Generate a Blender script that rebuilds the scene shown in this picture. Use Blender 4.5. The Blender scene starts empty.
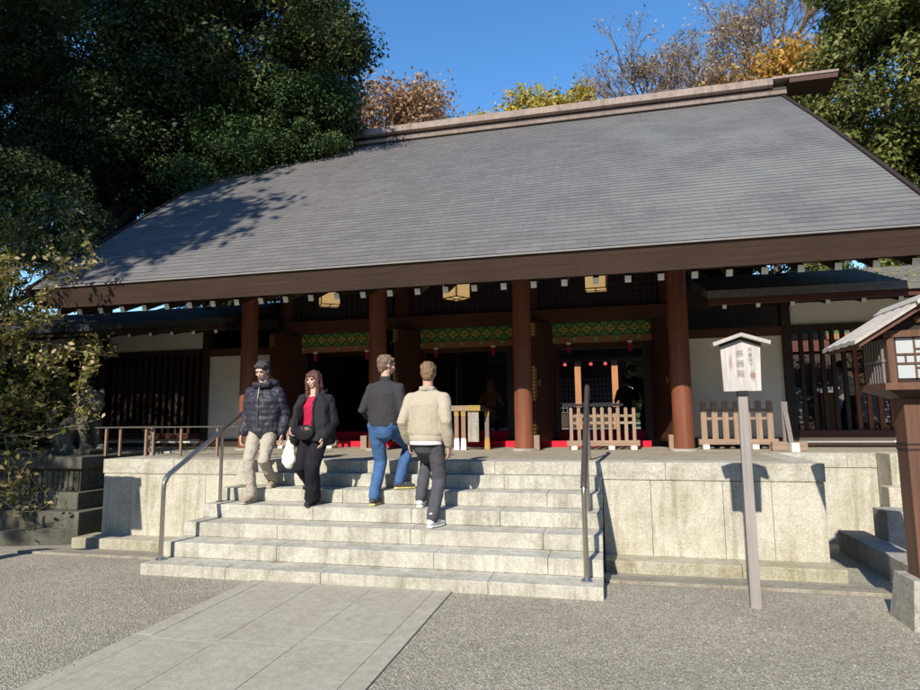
import bpy, math, random
import numpy as np
from mathutils import Vector, Matrix, noise
random.seed(7); RNG = np.random.default_rng(11)
scene = bpy.context.scene
COL = scene.collection
PI = math.pi
# ------------------------------------------------------------------ materials
def newmat(name, rough=.7, metal=0., spec=.4):
    m = bpy.data.materials.new(name); m.use_nodes = True
    nt = m.node_tree; b = nt.nodes['Principled BSDF']
    b.inputs['Roughness'].default_value = rough; b.inputs['Metallic'].default_value = metal
    b.inputs['Specular IOR Level'].default_value = spec
    return m, nt, b
def N(nt, t, **kw):
    n = nt.nodes.new(t)
    for k, v in kw.items():
        if k.startswith('i_'):
            n.inputs[k[2:].replace('_', ' ')].default_value = v
        else: setattr(n, k, v)
    return n
def c4(c): return (c[0], c[1], c[2], 1)
def mapping(nt, scale=(1,1,1), coord='Object', rot=(0,0,0)):
    tc = N(nt, 'ShaderNodeTexCoord'); mp = N(nt, 'ShaderNodeMapping')
    mp.inputs['Scale'].default_value = scale; mp.inputs['Rotation'].default_value = rot
    nt.links.new(tc.outputs[coord], mp.inputs['Vector']); return mp.outputs[0]
def ramp(nt, fac, stops):
    r = N(nt, 'ShaderNodeValToRGB'); e = r.color_ramp.elements
    while len(e) < len(stops): e.new(.5)
    for el, (p, c) in zip(e, stops): el.position = p; el.color = c4(c)
    nt.links.new(fac, r.inputs[0]); return r.outputs[0]
def noise_tex(nt, vec, scale, detail=4, rough=.6, dist=0):
    n = N(nt, 'ShaderNodeTexNoise'); n.inputs['Scale'].default_value = scale
    n.inputs['Detail'].default_value = detail; n.inputs['Roughness'].default_value = rough
    n.inputs['Distortion'].default_value = dist
    nt.links.new(vec, n.inputs['Vector']); return n.outputs[0]
def mix(nt, a, b, fac, mode='MIX'):
    m = N(nt, 'ShaderNodeMix', data_type='RGBA', blend_type=mode)
    for s, v in ((m.inputs[6], a), (m.inputs[7], b), (m.inputs[0], fac)):
        if isinstance(v, (int, float)): s.default_value = v
        elif isinstance(v, tuple): s.default_value = c4(v)
        else: nt.links.new(v, s)
    return m.outputs[2]
def bump(nt, b, h, strength=.3, dist=.01):
    n = N(nt, 'ShaderNodeBump'); n.inputs['Strength'].default_value = strength; n.inputs['Distance'].default_value = dist
    nt.links.new(h, n.inputs['Height']); nt.links.new(n.outputs[0], b.inputs['Normal'])
def flat(name, c, rough=.6, metal=0, spec=.4, var=.12, scale=6):
    m, nt, b = newmat(name, rough, metal, spec)
    f = noise_tex(nt, mapping(nt), scale, 5)
    col = ramp(nt, f, [(.3, tuple(v*(1-var) for v in c)), (.7, tuple(min(1, v*(1+var)) for v in c))])
    nt.links.new(col, b.inputs['Base Color']); return m
def wood(name, dark, light, axis='z', grain=14, rough=.65, knots=True, bumps=.25, fade=None):
    m, nt, b = newmat(name, rough, 0, .35)
    s = {'x': (.5, grain, grain), 'y': (grain, .5, grain), 'z': (grain, grain, .5)}[axis]
    v = mapping(nt, s); n1 = noise_tex(nt, v, 1.6, 6, .65, .6); n2 = noise_tex(nt, v, 7, 4, .7, .2)
    f = mix(nt, n1, n2, .35)
    col = ramp(nt, f, [(.3, dark), (.68, light)])
    big = noise_tex(nt, mapping(nt, (1, 1, 1)), 1.3, 4)
    dk = ramp(nt, big, [(.3, (.72, .72, .74)), (.7, (1, 1, 1))])
    col = mix(nt, col, dk, .8, 'MULTIPLY')
    if fade is not None:
        pass
    nt.links.new(col, b.inputs['Base Color']); bump(nt, b, n2, bumps, .004); return m
def granite(name, base, stain=(.35, .34, .28), amt=.5, speck=.35, scale=1.0, green=0., dirt=1.):
    m, nt, b = newmat(name, .82, 0, .3)
    v = mapping(nt)
    sp = noise_tex(nt, v, 160*scale, 2, .8)
    spc = ramp(nt, sp, [(.36, tuple(c*(1-speck) for c in base)), (.5, base), (.66, tuple(min(.9, c*1.18) for c in base))])
    bg = noise_tex(nt, v, 2.2*scale, 6, .68, .4)
    bgm = ramp(nt, bg, [(.42, (1, 1, 1)), (.72, (0, 0, 0))])
    col = mix(nt, spc, stain, 1.0, 'MULTIPLY')
    st = N(nt, 'ShaderNodeMix', data_type='RGBA'); nt.links.new(spc, st.inputs[7]); nt.links.new(col, st.inputs[6])
    mul = N(nt, 'ShaderNodeMath', operation='MULTIPLY_ADD'); nt.links.new(bgm, mul.inputs[0]); mul.inputs[1].default_value = amt; mul.inputs[2].default_value = 1-amt
    nt.links.new(mul.outputs[0], st.inputs[0]); out = st.outputs[2]
    mid = noise_tex(nt, v, 14*scale, 5, .75)
    mm = ramp(nt, mid, [(.3, (.72, .715, .69)), (.68, (1.04, 1.04, 1.04))])
    out = mix(nt, out, mm, .8, 'MULTIPLY')
    gr = noise_tex(nt, v, 48*scale, 3, .75)
    out = mix(nt, out, ramp(nt, gr, [(.34, (.66, .655, .64)), (.5, (1, 1, 1)), (.68, (1.07, 1.07, 1.06))]), .9*dirt, 'MULTIPLY')
    dr = noise_tex(nt, mapping(nt, (5.5, 5.5, .55)), 1.3*scale, 6, .72, .3)
    out = mix(nt, out, ramp(nt, dr, [(.50, (1, 1, 1)), (.66, (.66, .65, .61)), (.8, (.52, .51, .47))]), .8*dirt, 'MULTIPLY')
    if green:
        g = noise_tex(nt, mapping(nt, (1, 1, 2.2)), 1.6, 6, .75, .5)
        gm = ramp(nt, g, [(.55, (0, 0, 0)), (.75, (green, green, green))])
        out = mix(nt, out, (.20, .25, .17), gm)
    nt.links.new(out, b.inputs['Base Color']); bump(nt, b, sp, .35, .002); return m
def leafmat(name, cols, trans=.25, rough=.5):
    m, nt, b = newmat(name, rough, 0, .35)
    a = N(nt, 'ShaderNodeAttribute', attribute_name='rnd')
    col = ramp(nt, a.outputs['Fac'], [(i/(len(cols)-1)*.98+.01, c) for i, c in enumerate(cols)])
    nt.links.new(col, b.inputs['Base Color'])
    t = N(nt, 'ShaderNodeBsdfTranslucent'); nt.links.new(col, t.inputs[0])
    ms = N(nt, 'ShaderNodeMixShader'); ms.inputs[0].default_value = trans
    out = nt.nodes['Material Output']
    nt.links.new(b.outputs[0], ms.inputs[1]); nt.links.new(t.outputs[0], ms.inputs[2]); nt.links.new(ms.outputs[0], out.inputs[0])
    return m
M = {}
M['granite'] = granite('granite', (.56, .54, .47), (.62, .59, .48), .75, .42)
M['granite_wall'] = granite('granite_wall', (.59, .56, .475), (.68, .64, .54), .8, .35, green=.16)
M['granite_plinth'] = granite('granite_plinth', (.46, .43, .34), (.62, .58, .42), .8, .35, green=.5)
M['granite_grey'] = granite('granite_grey', (.43, .41, .365), (.6, .6, .55), .7, .45)
M['old_stone'] = granite('old_stone', (.15, .145, .12), (.4, .42, .32), .9, .4, green=.5)
M['paving'] = granite('paving', (.44, .41, .335), (.82, .8, .74), .6, .28, dirt=.35)
M['floor_stone'] = granite('floor_stone', (.40, .36, .29), (.75, .7, .6), .6, .25)
M['kerb'] = granite('kerb', (.36, .33, .27), (.6, .58, .48), .8, .35, green=.25)
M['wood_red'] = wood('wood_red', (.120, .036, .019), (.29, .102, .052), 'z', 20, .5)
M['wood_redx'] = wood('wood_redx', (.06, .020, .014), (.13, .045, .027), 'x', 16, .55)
M['wood_dark'] = wood('wood_dark', (.022, .013, .010), (.05, .028, .02), 'z', 14, .6)
M['wood_darkx'] = wood('wood_darkx', (.022, .013, .010), (.05, .028, .02), 'x', 14, .6)
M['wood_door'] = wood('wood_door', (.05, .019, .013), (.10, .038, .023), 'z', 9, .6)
M['wood_pale'] = wood('wood_pale', (.22, .145, .10), (.40, .29, .21), 'z', 22, .75)
M['wood_palex'] = wood('wood_palex', (.22, .145, .10), (.40, .29, .21), 'x', 22, .75)
M['wood_orange'] = wood('wood_orange', (.34, .14, .055), (.5, .24, .10), 'z', 12, .6)
M['wood_orangex'] = wood('wood_orangex', (.26, .11, .05), (.4, .18, .08), 'x', 12, .6)
M['wood_silver'] = wood('wood_silver', (.36, .33, .29), (.58, .54, .48), 'y', 20, .85)
M['wood_grey'] = wood('wood_grey', (.15, .125, .115), (.27, .235, .215), 'z', 26, .85)
M['wood_tan'] = wood('wood_tan', (.20, .12, .08), (.34, .22, .15), 'z', 14, .7)
M['wood_post'] = wood('wood_post', (.25, .222, .205), (.40, .365, .34), 'z', 26, .85)
M['wood_lamp'] = wood('wood_lamp', (.075, .036, .024), (.20, .098, .06), 'z', 18, .6)
M['wood_eave'] = wood('wood_eave', (.028, .015, .011), (.085, .050, .036), 'x', 42, .9)
M['endwhite'] = flat('end_white', (.80, .77, .66), .7)
M['plaster'] = flat('plaster', (.74, .68, .58), .9, var=.05, scale=2)
M['steel'] = flat('brushed_steel', (.50, .46, .41), .28, .95, var=.1, scale=20)
M['steel_dark'] = flat('rail_reflection', (.075, .065, .06), .45, .2, var=.2, scale=20)  # steel darkened to paint in its reflection of the dark building
M['gold'] = flat('gold_fitting', (.62, .42, .13), .35, .85, var=.25, scale=40)
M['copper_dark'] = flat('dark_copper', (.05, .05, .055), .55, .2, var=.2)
M['ridge'] = granite('ridge_copper', (.36, .285, .245), (.7, .66, .62), .6, .12)
M['carpet'] = flat('red_carpet', (.50, .012, .035), .95, var=.12, scale=60)
M['green_p'] = flat('green_paint', (.025, .10, .035), .6, var=.2)
M['green_l'] = flat('light_green_paint', (.10, .24, .06), .6, var=.15)
M['yellow_p'] = flat('yellow_paint', (.70, .52, .08), .6, var=.15)
M['red_p'] = flat('tassel_red', (.30, .01, .04), .8)
M['black'] = flat('black_paint', (.012, .012, .012), .5)
M['white_p'] = flat('white_paint', (.8, .79, .76), .6, var=.04)
M['bark'] = flat('bark', (.03, .025, .02), .95, var=.4, scale=5)
M['bark_pale'] = flat('bark_pale', (.17, .115, .08), .9, var=.3, scale=5)
M['twig'] = flat('twig', (.28, .23, .14), .9, var=.3, scale=9)
M['leaf_dark'] = leafmat('leaf_dark', [(.018, .030, .010), (.032, .054, .015), (.055, .080, .020), (.16, .17, .035)], .22, .6)
M['leaf_mid'] = leafmat('leaf_mid', [(.030, .058, .015), (.050, .088, .024), (.08, .125, .035)], .25, .6)
M['leaf_olive'] = leafmat('leaf_olive', [(.055, .080, .015), (.105, .13, .026), (.17, .18, .042), (.24, .20, .06)], .25, .55)
M['leaf_yellow'] = leafmat('leaf_yellow', [(.28, .25, .03), (.42, .34, .04), (.5, .30, .04)], .3)
M['leaf_brown'] = leafmat('leaf_brown', [(.26, .13, .07), (.37, .22, .11), (.44, .30, .16)], .3)
M['leaf_tan'] = leafmat('leaf_tan', [(.25, .17, .08), (.34, .25, .13), (.42, .30, .16)], .25)
M['leaf_orange'] = leafmat('leaf_orange', [(.35, .17, .03), (.5, .26, .05), (.42, .30, .06)], .3)
M['leaf_bush'] = leafmat('leaf_bush', [(.03, .05, .01), (.07, .09, .015), (.16, .17, .03), (.34, .28, .09), (.52, .38, .24)], .3)
# gravel
m, nt, b = newmat('gravel', .92, 0, .2)
v = mapping(nt)
vo = N(nt, 'ShaderNodeTexVoronoi'); vo.inputs['Scale'].default_value = 105; vo.inputs['Randomness'].default_value = 1
nt.links.new(v, vo.inputs['Vector'])
sep = N(nt, 'ShaderNodeSeparateColor'); nt.links.new(vo.outputs['Color'], sep.inputs[0])
gc = ramp(nt, sep.outputs[0], [(0, (.28, .25, .19)), (.35, (.41, .37, .285)), (.75, (.50, .455, .355)), (.97, (.72, .67, .56))])
big = noise_tex(nt, v, .55, 5, .6, .3)
gb = ramp(nt, big, [(.3, (.78, .78, .78)), (.7, (1.1, 1.1, 1.1))])
gc = mix(nt, gc, gb, 1.0, 'MULTIPLY')
med = noise_tex(nt, v, 9, 5, .7)
gc = mix(nt, gc, ramp(nt, med, [(.3, (.8, .8, .8)), (.7, (1.08, 1.08, 1.08))]), .8, 'MULTIPLY')
gc = mix(nt, gc, ramp(nt, vo.outputs['Distance'], [(.3, (1, 1, 1)), (.85, (.62, .62, .62))]), 1.0, 'MULTIPLY')
nt.links.new(gc, b.inputs['Base Color'])
inv = N(nt, 'ShaderNodeMath', operation='SUBTRACT'); inv.inputs[0].default_value = 1; nt.links.new(vo.outputs['Distance'], inv.inputs[1])
bump(nt, b, inv.outputs[0], .7, .014); M['gravel'] = m
# roof shingles
m, nt, b = newmat('shingles', .62, 0, .4)
tc = N(nt, 'ShaderNodeTexCoord')
br = N(nt, 'ShaderNodeTexBrick'); br.inputs['Scale'].default_value = 1
br.inputs['Brick Width'].default_value = .30; br.inputs['Row Height'].default_value = 1; br.inputs['Mortar Size'].default_value = .006
br.inputs['Color1'].default_value = (.124, .117, .114, 1); br.inputs['Color2'].default_value = (.154, .146, .142, 1)
br.inputs['Mortar'].default_value = (.108, .105, .106, 1); br.inputs['Bias'].default_value = 0
nt.links.new(tc.outputs['UV'], br.inputs['Vector'])
obj_v = mapping(nt)
w = noise_tex(nt, obj_v, .45, 6, .65, .3)
rc = mix(nt, br.outputs[0], ramp(nt, w, [(.35, (.93, .93, .94)), (.62, (1.06, 1.06, 1.05))]), 1.0, 'MULTIPLY')
w2 = noise_tex(nt, mapping(nt, (5, .9, .9)), 1.7, 6, .75)
rc = mix(nt, rc, ramp(nt, w2, [(.3, (.90, .90, .90)), (.72, (1.1, 1.1, 1.1))]), .9, 'MULTIPLY')
# pale sheen toward the right verge, put into the colour as a patch
sx = N(nt, 'ShaderNodeSeparateXYZ'); nt.links.new(tc.outputs['Object'], sx.inputs[0])
mr = N(nt, 'ShaderNodeMapRange'); mr.inputs[1].default_value = 1.0; mr.inputs[2].default_value = 3.6; nt.links.new(sx.outputs[0], mr.inputs[0])
pn = noise_tex(nt, obj_v, .9, 5, .6)
pm = N(nt, 'ShaderNodeMath', operation='MULTIPLY'); nt.links.new(mr.outputs[0], pm.inputs[0]); nt.links.new(ramp(nt, pn, [(.4, (0, 0, 0)), (.62, (1, 1, 1))]), pm.inputs[1])
pm2 = N(nt, 'ShaderNodeMath', operation='MULTIPLY'); nt.links.new(pm.outputs[0], pm2.inputs[0]); pm2.inputs[1].default_value = .45
rc = mix(nt, rc, (.20, .215, .19), pm2.outputs[0])
nt.links.new(rc, b.inputs['Base Color']); bump(nt, b, w2, .25, .01)
M['shingle'] = m
M['shingle_lip_shade'] = flat('shingle_lip_shade', (.075, .074, .076), .8)  # lips coloured dark to stand in for the shaded gap under each course
# moss-spotted shingle of the low side roof
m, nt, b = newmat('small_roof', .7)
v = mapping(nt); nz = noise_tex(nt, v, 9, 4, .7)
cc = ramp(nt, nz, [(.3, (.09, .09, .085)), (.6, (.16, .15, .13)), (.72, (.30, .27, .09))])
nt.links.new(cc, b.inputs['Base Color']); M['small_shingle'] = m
# weathered signboard wood with two brown stains
m, nt, b = newmat('sign_wood', .85, 0, .2)
v = mapping(nt, (30, 30, 2)); g = noise_tex(nt, v, 1.5, 6, .7, .4)
cc = ramp(nt, g, [(.3, (.34, .315, .30)), (.55, (.50, .47, .45)), (.75, (.57, .55, .53))])
for cx, cz, sxx, szz in ((-.085, .045, 26, 7), (.088, -.075, 26, 11)):
    tcs = N(nt, 'ShaderNodeTexCoord'); mp = N(nt, 'ShaderNodeMapping'); mp.vector_type = 'POINT'
    mp.inputs['Location'].default_value = (-cx*sxx, 0, -cz*szz); mp.inputs['Scale'].default_value = (sxx, 0, szz)
    nt.links.new(tcs.outputs['Object'], mp.inputs[0])
    ln = N(nt, 'ShaderNodeVectorMath', operation='LENGTH'); nt.links.new(mp.outputs[0], ln.inputs[0])
    nn = N(nt, 'ShaderNodeMath', operation='MULTIPLY_ADD'); nt.links.new(g, nn.inputs[0]); nn.inputs[1].default_value = 1.6; nt.links.new(ln.outputs['Value'], nn.inputs[2])
    fm = ramp(nt, nn.outputs[0], [(.75, (.85, .85, .85)), (1.0, (0, 0, 0))]) if False else None
    mrn = N(nt, 'ShaderNodeMapRange'); mrn.inputs[1].default_value = 1.0; mrn.inputs[2].default_value = 1.5; mrn.inputs[3].default_value = .6; mrn.inputs[4].default_value = 0
    nt.links.new(nn.outputs[0], mrn.inputs[0])
    cc = mix(nt, cc, (.22, .10, .06), mrn.outputs[0])
nt.links.new(cc, b.inputs['Base Color']); M['sign'] = m
def emis(name, c, e, strength):
    m, nt, b = newmat(name, .8)
    b.inputs['Base Color'].default_value = c4(c); b.inputs['Emission Color'].default_value = c4(e); b.inputs['Emission Strength'].default_value = strength
    return m
M['lantern_paper'] = emis('lantern_paper', (.75, .58, .33), (1, .62, .24), .25)
M['lit_bulb'] = emis('bulb', (1, .9, .7), (1, .8, .5), 4)
M['paper'] = flat('window_paper', (.42, .46, .46), .6, var=.04)
def cloth(name, c, rough=.9, var=.15, scale=14, weave=0, weave_amt=.35):
    m, nt, b = newmat(name, rough, 0, .25)
    v = mapping(nt); f = noise_tex(nt, v, scale, 5, .7)
    col = ramp(nt, f, [(.3, tuple(x*(1-var) for x in c)), (.7, tuple(min(1, x*(1+var)) for x in c))])
    nt.links.new(col, b.inputs['Base Color'])
    if weave:
        wv = N(nt, 'ShaderNodeTexWave', wave_type='BANDS', bands_direction='Z'); wv.inputs['Scale'].default_value = weave
        wv.inputs['Distortion'].default_value = 1.5; wv.inputs['Detail'].default_value = 2; nt.links.new(v, wv.inputs['Vector'])
        bump(nt, b, wv.outputs['Fac'], weave_amt, .015)
    else:
        fo = noise_tex(nt, mapping(nt, (1.3, 1.3, .75)), 9, 3, .55, 1.2); bump(nt, b, fo, .4, .025)
    return m
def skinmat(name, c):
    m, nt, b = newmat(name, .55, 0, .35)
    b.inputs['Subsurface Weight'].default_value = .08; b.inputs['Subsurface Radius'].default_value = (.01, .004, .002)
    f = noise_tex(nt, mapping(nt), 18, 3)
    nt.links.new(ramp(nt, f, [(.3, tuple(x*.9 for x in c)), (.7, c)]), b.inputs['Base Color']); return m
M['skin'] = skinmat('skin', (.55, .33, .23)); M['skin_light'] = skinmat('skin_light', (.66, .43, .34))
M['skin_fair'] = skinmat('skin_fair', (.58, .34, .25))
def hairmat(name, a, b_):
    m, nt, b = newmat(name, .5, 0, .5)
    f = noise_tex(nt, mapping(nt, (90, 90, 14)), 1.2, 4, .7, .5)
    nt.links.new(ramp(nt, f, [(.3, a), (.7, b_)]), b.inputs['Base Color']); bump(nt, b, f, .9, .01); return m
M['hair_black'] = hairmat('hair_black', (.010, .009, .009), (.06, .052, .048))
M['hair_auburn'] = hairmat('hair_auburn', (.045, .016, .013), (.15, .055, .04))
M['hair_grey'] = hairmat('hair_greybrown', (.08, .052, .034), (.27, .19, .125))
M['hair_brown'] = hairmat('hair_lightbrown', (.10, .055, .03), (.30, .18, .10))

# ------------------------------------------------------------------ mesh helpers
class MB:
    def __init__(s): s.v = []; s.f = []; s.uv = None
    def add(s, vs, fs):
        o = len(s.v); s.v += [tuple(p) for p in vs]; s.f += [tuple(i+o for i in f) for f in fs]; return s
    def box(s, x0, x1, y0, y1, z0, z1):
        return s.add([(x0,y0,z0),(x1,y0,z0),(x1,y1,z0),(x0,y1,z0),(x0,y0,z1),(x1,y0,z1),(x1,y1,z1),(x0,y1,z1)],
                     [(0,3,2,1),(4,5,6,7),(0,1,5,4),(1,2,6,5),(2,3,7,6),(3,0,4,7)])
    def taper(s, c, a0, b0, a1, b1, z0, z1):
        x, y = c
        return s.add([(x-a0,y-b0,z0),(x+a0,y-b0,z0),(x+a0,y+b0,z0),(x-a0,y+b0,z0),(x-a1,y-b1,z1),(x+a1,y-b1,z1),(x+a1,y+b1,z1),(x-a1,y+b1,z1)],
                     [(0,3,2,1),(4,5,6,7),(0,1,5,4),(1,2,6,5),(2,3,7,6),(3,0,4,7)])
    def bar(s, p0, p1, w, h, up=(0,0,1)):
        p0, p1 = Vector(p0), Vector(p1); t = (p1-p0).normalized(); a = t.cross(Vector(up))
        if a.length < 1e-4: a = Vector((1,0,0))
        a.normalize(); u = a.cross(t).normalized(); a = a*w/2; u = u*h/2
        return s.add([p0-a-u,p0+a-u,p1+a-u,p1-a-u,p0-a+u,p0+a+u,p1+a+u,p1-a+u],
                     [(0,1,2,3),(4,7,6,5),(0,4,5,1),(1,5,6,2),(2,6,7,3),(3,7,4,0)])
    def cyl(s, p0, p1, r0, r1=None, n=16):
        r1 = r0 if r1 is None else r1
        return s.tube([p0, p1], [r0, r1], n)
    def tube(s, pts, rad, n=8, caps=True):
        pts = [Vector(p) for p in pts]; vs = []; fs = []; a = None
        for i, p in enumerate(pts):
            t = (pts[min(i+1, len(pts)-1)]-pts[max(i-1, 0)])
            t = t.normalized() if t.length > 1e-9 else Vector((0,0,1))
            if a is None:
                a = t.cross(Vector((0,0,1)) if abs(t.z) < .9 else Vector((0,1,0)))
            a = (a-t*a.dot(t)).normalized(); b = t.cross(a)
            r = rad[i] if isinstance(rad, (list, tuple)) else rad
            for k in range(n):
                an = 2*PI*k/n; vs.append(p+a*math.cos(an)*r+b*math.sin(an)*r)
        for i in range(len(pts)-1):
            for k in range(n):
                k2 = (k+1) % n; fs.append((i*n+k, i*n+k2, (i+1)*n+k2, (i+1)*n+k))
        if caps:
            fs.append(tuple(range(n-1, -1, -1))); fs.append(tuple((len(pts)-1)*n+k for k in range(n)))
        return s.add(vs, fs)
    def prism(s, poly, a, b_, axis='x'):
        n = len(poly)
        P = (lambda u, w, t: (t, u, w)) if axis == 'x' else ((lambda u, w, t: (u, t, w)) if axis == 'y' else (lambda u, w, t: (u, w, t)))
        vs = [P(u, w, a) for u, w in poly]+[P(u, w, b_) for u, w in poly]
        fs = [tuple(range(n)), tuple(range(2*n-1, n-1, -1))]+[(i, n+i, n+(i+1) % n, (i+1) % n) for i in range(n)]
        return s.add(vs, fs)
    def lathe(s, c, prof, n=20):
        vs = []; fs = []
        for r, z in prof:
            for k in range(n): vs.append((c[0]+r*math.cos(2*PI*k/n), c[1]+r*math.sin(2*PI*k/n), c[2]+z))
        for i in range(len(prof)-1):
            for k in range(n):
                k2 = (k+1) % n; fs.append((i*n+k, i*n+k2, (i+1)*n+k2, (i+1)*n+k))
        fs.append(tuple(range(n-1, -1, -1))); fs.append(tuple((len(prof)-1)*n+k for k in range(n)))
        return s.add(vs, fs)
    def ell(s, c, r, n=14, m=9, rot=None):
        vs = []; fs = []; c = Vector(c)
        for i in range(1, m):
            th = PI*i/m
            for k in range(n):
                ph = 2*PI*k/n; q = Vector((r[0]*math.sin(th)*math.cos(ph), r[1]*math.sin(th)*math.sin(ph), r[2]*math.cos(th)))
                if rot is not None: q = rot @ q
                vs.append(c+q)
        top = Vector((0,0,r[2])); bot = Vector((0,0,-r[2]))
        if rot is not None: top = rot @ top; bot = rot @ bot
        vs += [c+top, c+bot]; T, B = len(vs)-2, len(vs)-1
        for i in range(m-2):
            for k in range(n):
                k2 = (k+1) % n; fs.append((i*n+k, (i+1)*n+k, (i+1)*n+k2, i*n+k2))
        for k in range(n):
            k2 = (k+1) % n; fs.append((T, k, k2)); fs.append((B, (m-2)*n+k2, (m-2)*n+k))
        return s.add(vs, fs)
    def etube(s, pts, rad, ref=(1,0,0), n=14):
        """closed tube of elliptical sections; rad = (along ref, across); rounded ends"""
        pts = [Vector(p) for p in pts]; rad = [r if isinstance(r, (tuple, list)) else (r, r) for r in rad]
        t0 = (pts[1]-pts[0]).normalized(); t1 = (pts[-1]-pts[-2]).normalized()
        m0, m1 = min(rad[0]), min(rad[-1])
        P = [pts[0]-t0*m0*.9, pts[0]-t0*m0*.55]+pts+[pts[-1]+t1*m1*.55, pts[-1]+t1*m1*.9]
        Rr = [tuple(x*.35 for x in rad[0]), tuple(x*.8 for x in rad[0])]+rad+[tuple(x*.8 for x in rad[-1]), tuple(x*.35 for x in rad[-1])]
        ref = Vector(ref); vs = []; fs = []
        for i, p in enumerate(P):
            t = (P[min(i+1, len(P)-1)]-P[max(i-1, 0)]).normalized()
            a = (ref-t*ref.dot(t)); a = a.normalized() if a.length > 1e-3 else t.orthogonal().normalized()
            b = t.cross(a)
            for k in range(n):
                an = 2*PI*k/n; vs.append(p+a*math.cos(an)*Rr[i][0]+b*math.sin(an)*Rr[i][1])
        for i in range(len(P)-1):
            for k in range(n):
                k2 = (k+1) % n; fs.append((i*n+k, i*n+k2, (i+1)*n+k2, (i+1)*n+k))
        fs.append(tuple(range(n-1, -1, -1))); fs.append(tuple((len(P)-1)*n+k for k in range(n)))
        return s.add(vs, fs)
def wloc(o):
    v = Vector((0,0,0))
    while o is not None: v = v+Vector(o.location); o = o.parent
    return v
def tagit(o, label=None, cat=None, group=None, kind=None):
    if label: o['label'] = label
    if cat: o['category'] = cat
    if group: o['group'] = group
    if kind: o['kind'] = kind
    return o
def thing(name, label, cat, loc=(0,0,0), group=None, rotz=0):
    o = bpy.data.objects.new(name, None); COL.objects.link(o); o.location = loc; o.rotation_euler = (0,0,rotz)
    o.empty_display_size = .2
    return tagit(o, label, cat, group)
def put(mb, name, mat, parent=None, bevel=0, smooth=False, world=True, origin=None, label=None):
    off = wloc(parent) if (parent is not None and world) else Vector((0,0,0))
    if origin is not None: off = Vector(origin)
    vs = np.array(mb.v, dtype=np.float32)-np.array(off, dtype=np.float32)
    me = bpy.data.meshes.new(name); me.from_pydata(vs.tolist(), [], mb.f); me.update()
    o = bpy.data.objects.new(name, me); COL.objects.link(o)
    if mat is not None: me.materials.append(M[mat] if isinstance(mat, str) else mat)
    if parent is not None: o.parent = parent
    elif origin is not None: o.location = origin
    if smooth: me.polygons.foreach_set('use_smooth', [True]*len(me.polygons))
    if smooth == 'auto': me.polygons.foreach_set('use_smooth', [True]*len(me.polygons)); me.set_sharp_from_angle(angle=math.radians(40))
    if bevel:
        b = o.modifiers.new('bevel', 'BEVEL'); b.width = bevel; b.segments = 2; b.limit_method = 'ANGLE'
    if label: o['label'] = label
    return o
def struct(mb, name, mat, bevel=0, smooth=False): return tagit(put(mb, name, mat, bevel=bevel, smooth=smooth), kind='structure')
def copy_tree(o, parent=None):
    c = o.copy(); COL.objects.link(c); c.parent = parent
    for ch in list(o.children): copy_tree(ch, c)
    return c
def recalc(o):
    import bmesh
    bm = bmesh.new(); bm.from_mesh(o.data); bmesh.ops.recalc_face_normals(bm, faces=bm.faces); bm.to_mesh(o.data); bm.free()
# ------------------------------------------------------------------ camera, light
f_, yaw, pitch, roll, H = 612.02, .2334, .1158, -.011, 1.6
fwd = Vector((-math.sin(yaw)*math.cos(pitch), math.cos(yaw)*math.cos(pitch), math.sin(pitch)))
rg = Vector((math.cos(yaw), math.sin(yaw), 0)); up = rg.cross(fwd)
R = rg*math.cos(roll)+up*math.sin(roll); U = up*math.cos(roll)-rg*math.sin(roll)
cam = bpy.data.objects.new('camera', bpy.data.cameras.new('camera')); COL.objects.link(cam)
mw = Matrix.Identity(4)
for i in range(3): mw[i][0] = R[i]; mw[i][1] = U[i]; mw[i][2] = -fwd[i]
mw.translation = (0, 0, H); cam.matrix_world = mw
cam.data.sensor_width = 36; cam.data.lens = f_/920*36; cam.data.clip_end = 3000; cam.data.clip_start = .05
scene.camera = cam
SD = Vector((.182, 1, -.715)).normalized()
sun = bpy.data.objects.new('sun', bpy.data.lights.new('sun', 'SUN')); COL.objects.link(sun)
sun.rotation_euler = SD.to_track_quat('-Z', 'Y').to_euler(); sun.data.energy = 4.1; sun.data.angle = math.radians(.53); sun.data.color = (1, .92, .79)
sun.location = (-4, -20, 16)
wd = bpy.data.worlds.new('World'); scene.world = wd; wd.use_nodes = True; nt = wd.node_tree
sky = nt.nodes.new('ShaderNodeTexSky'); sky.sky_type = 'NISHITA'; sky.sun_disc = False
sky.sun_elevation = math.asin(-SD.z); sky.sun_rotation = math.atan2(-SD.x, -SD.y) % (2*PI)
sky.air_density = 1.0; sky.dust_density = .1; sky.ozone_density = 3.0; sky.altitude = 50
hs = nt.nodes.new('ShaderNodeHueSaturation'); hs.inputs['Saturation'].default_value = 1.22; hs.inputs['Value'].default_value = 1.0
nt.links.new(sky.outputs[0], hs.inputs['Color']); nt.links.new(hs.outputs[0], nt.nodes['Background'].inputs[0]); nt.nodes['Background'].inputs[1].default_value = .15
scene.view_settings.view_transform = 'Standard'; scene.view_settings.look = 'None'; scene.view_settings.gamma = 1
scene.view_settings.exposure = .68; scene.view_settings.use_curve_mapping = False
scene.cycles.max_bounces = 6; scene.cycles.diffuse_bounces = 3; scene.cycles.transparent_max_bounces = 6
scene.cycles.use_denoising = True
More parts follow.
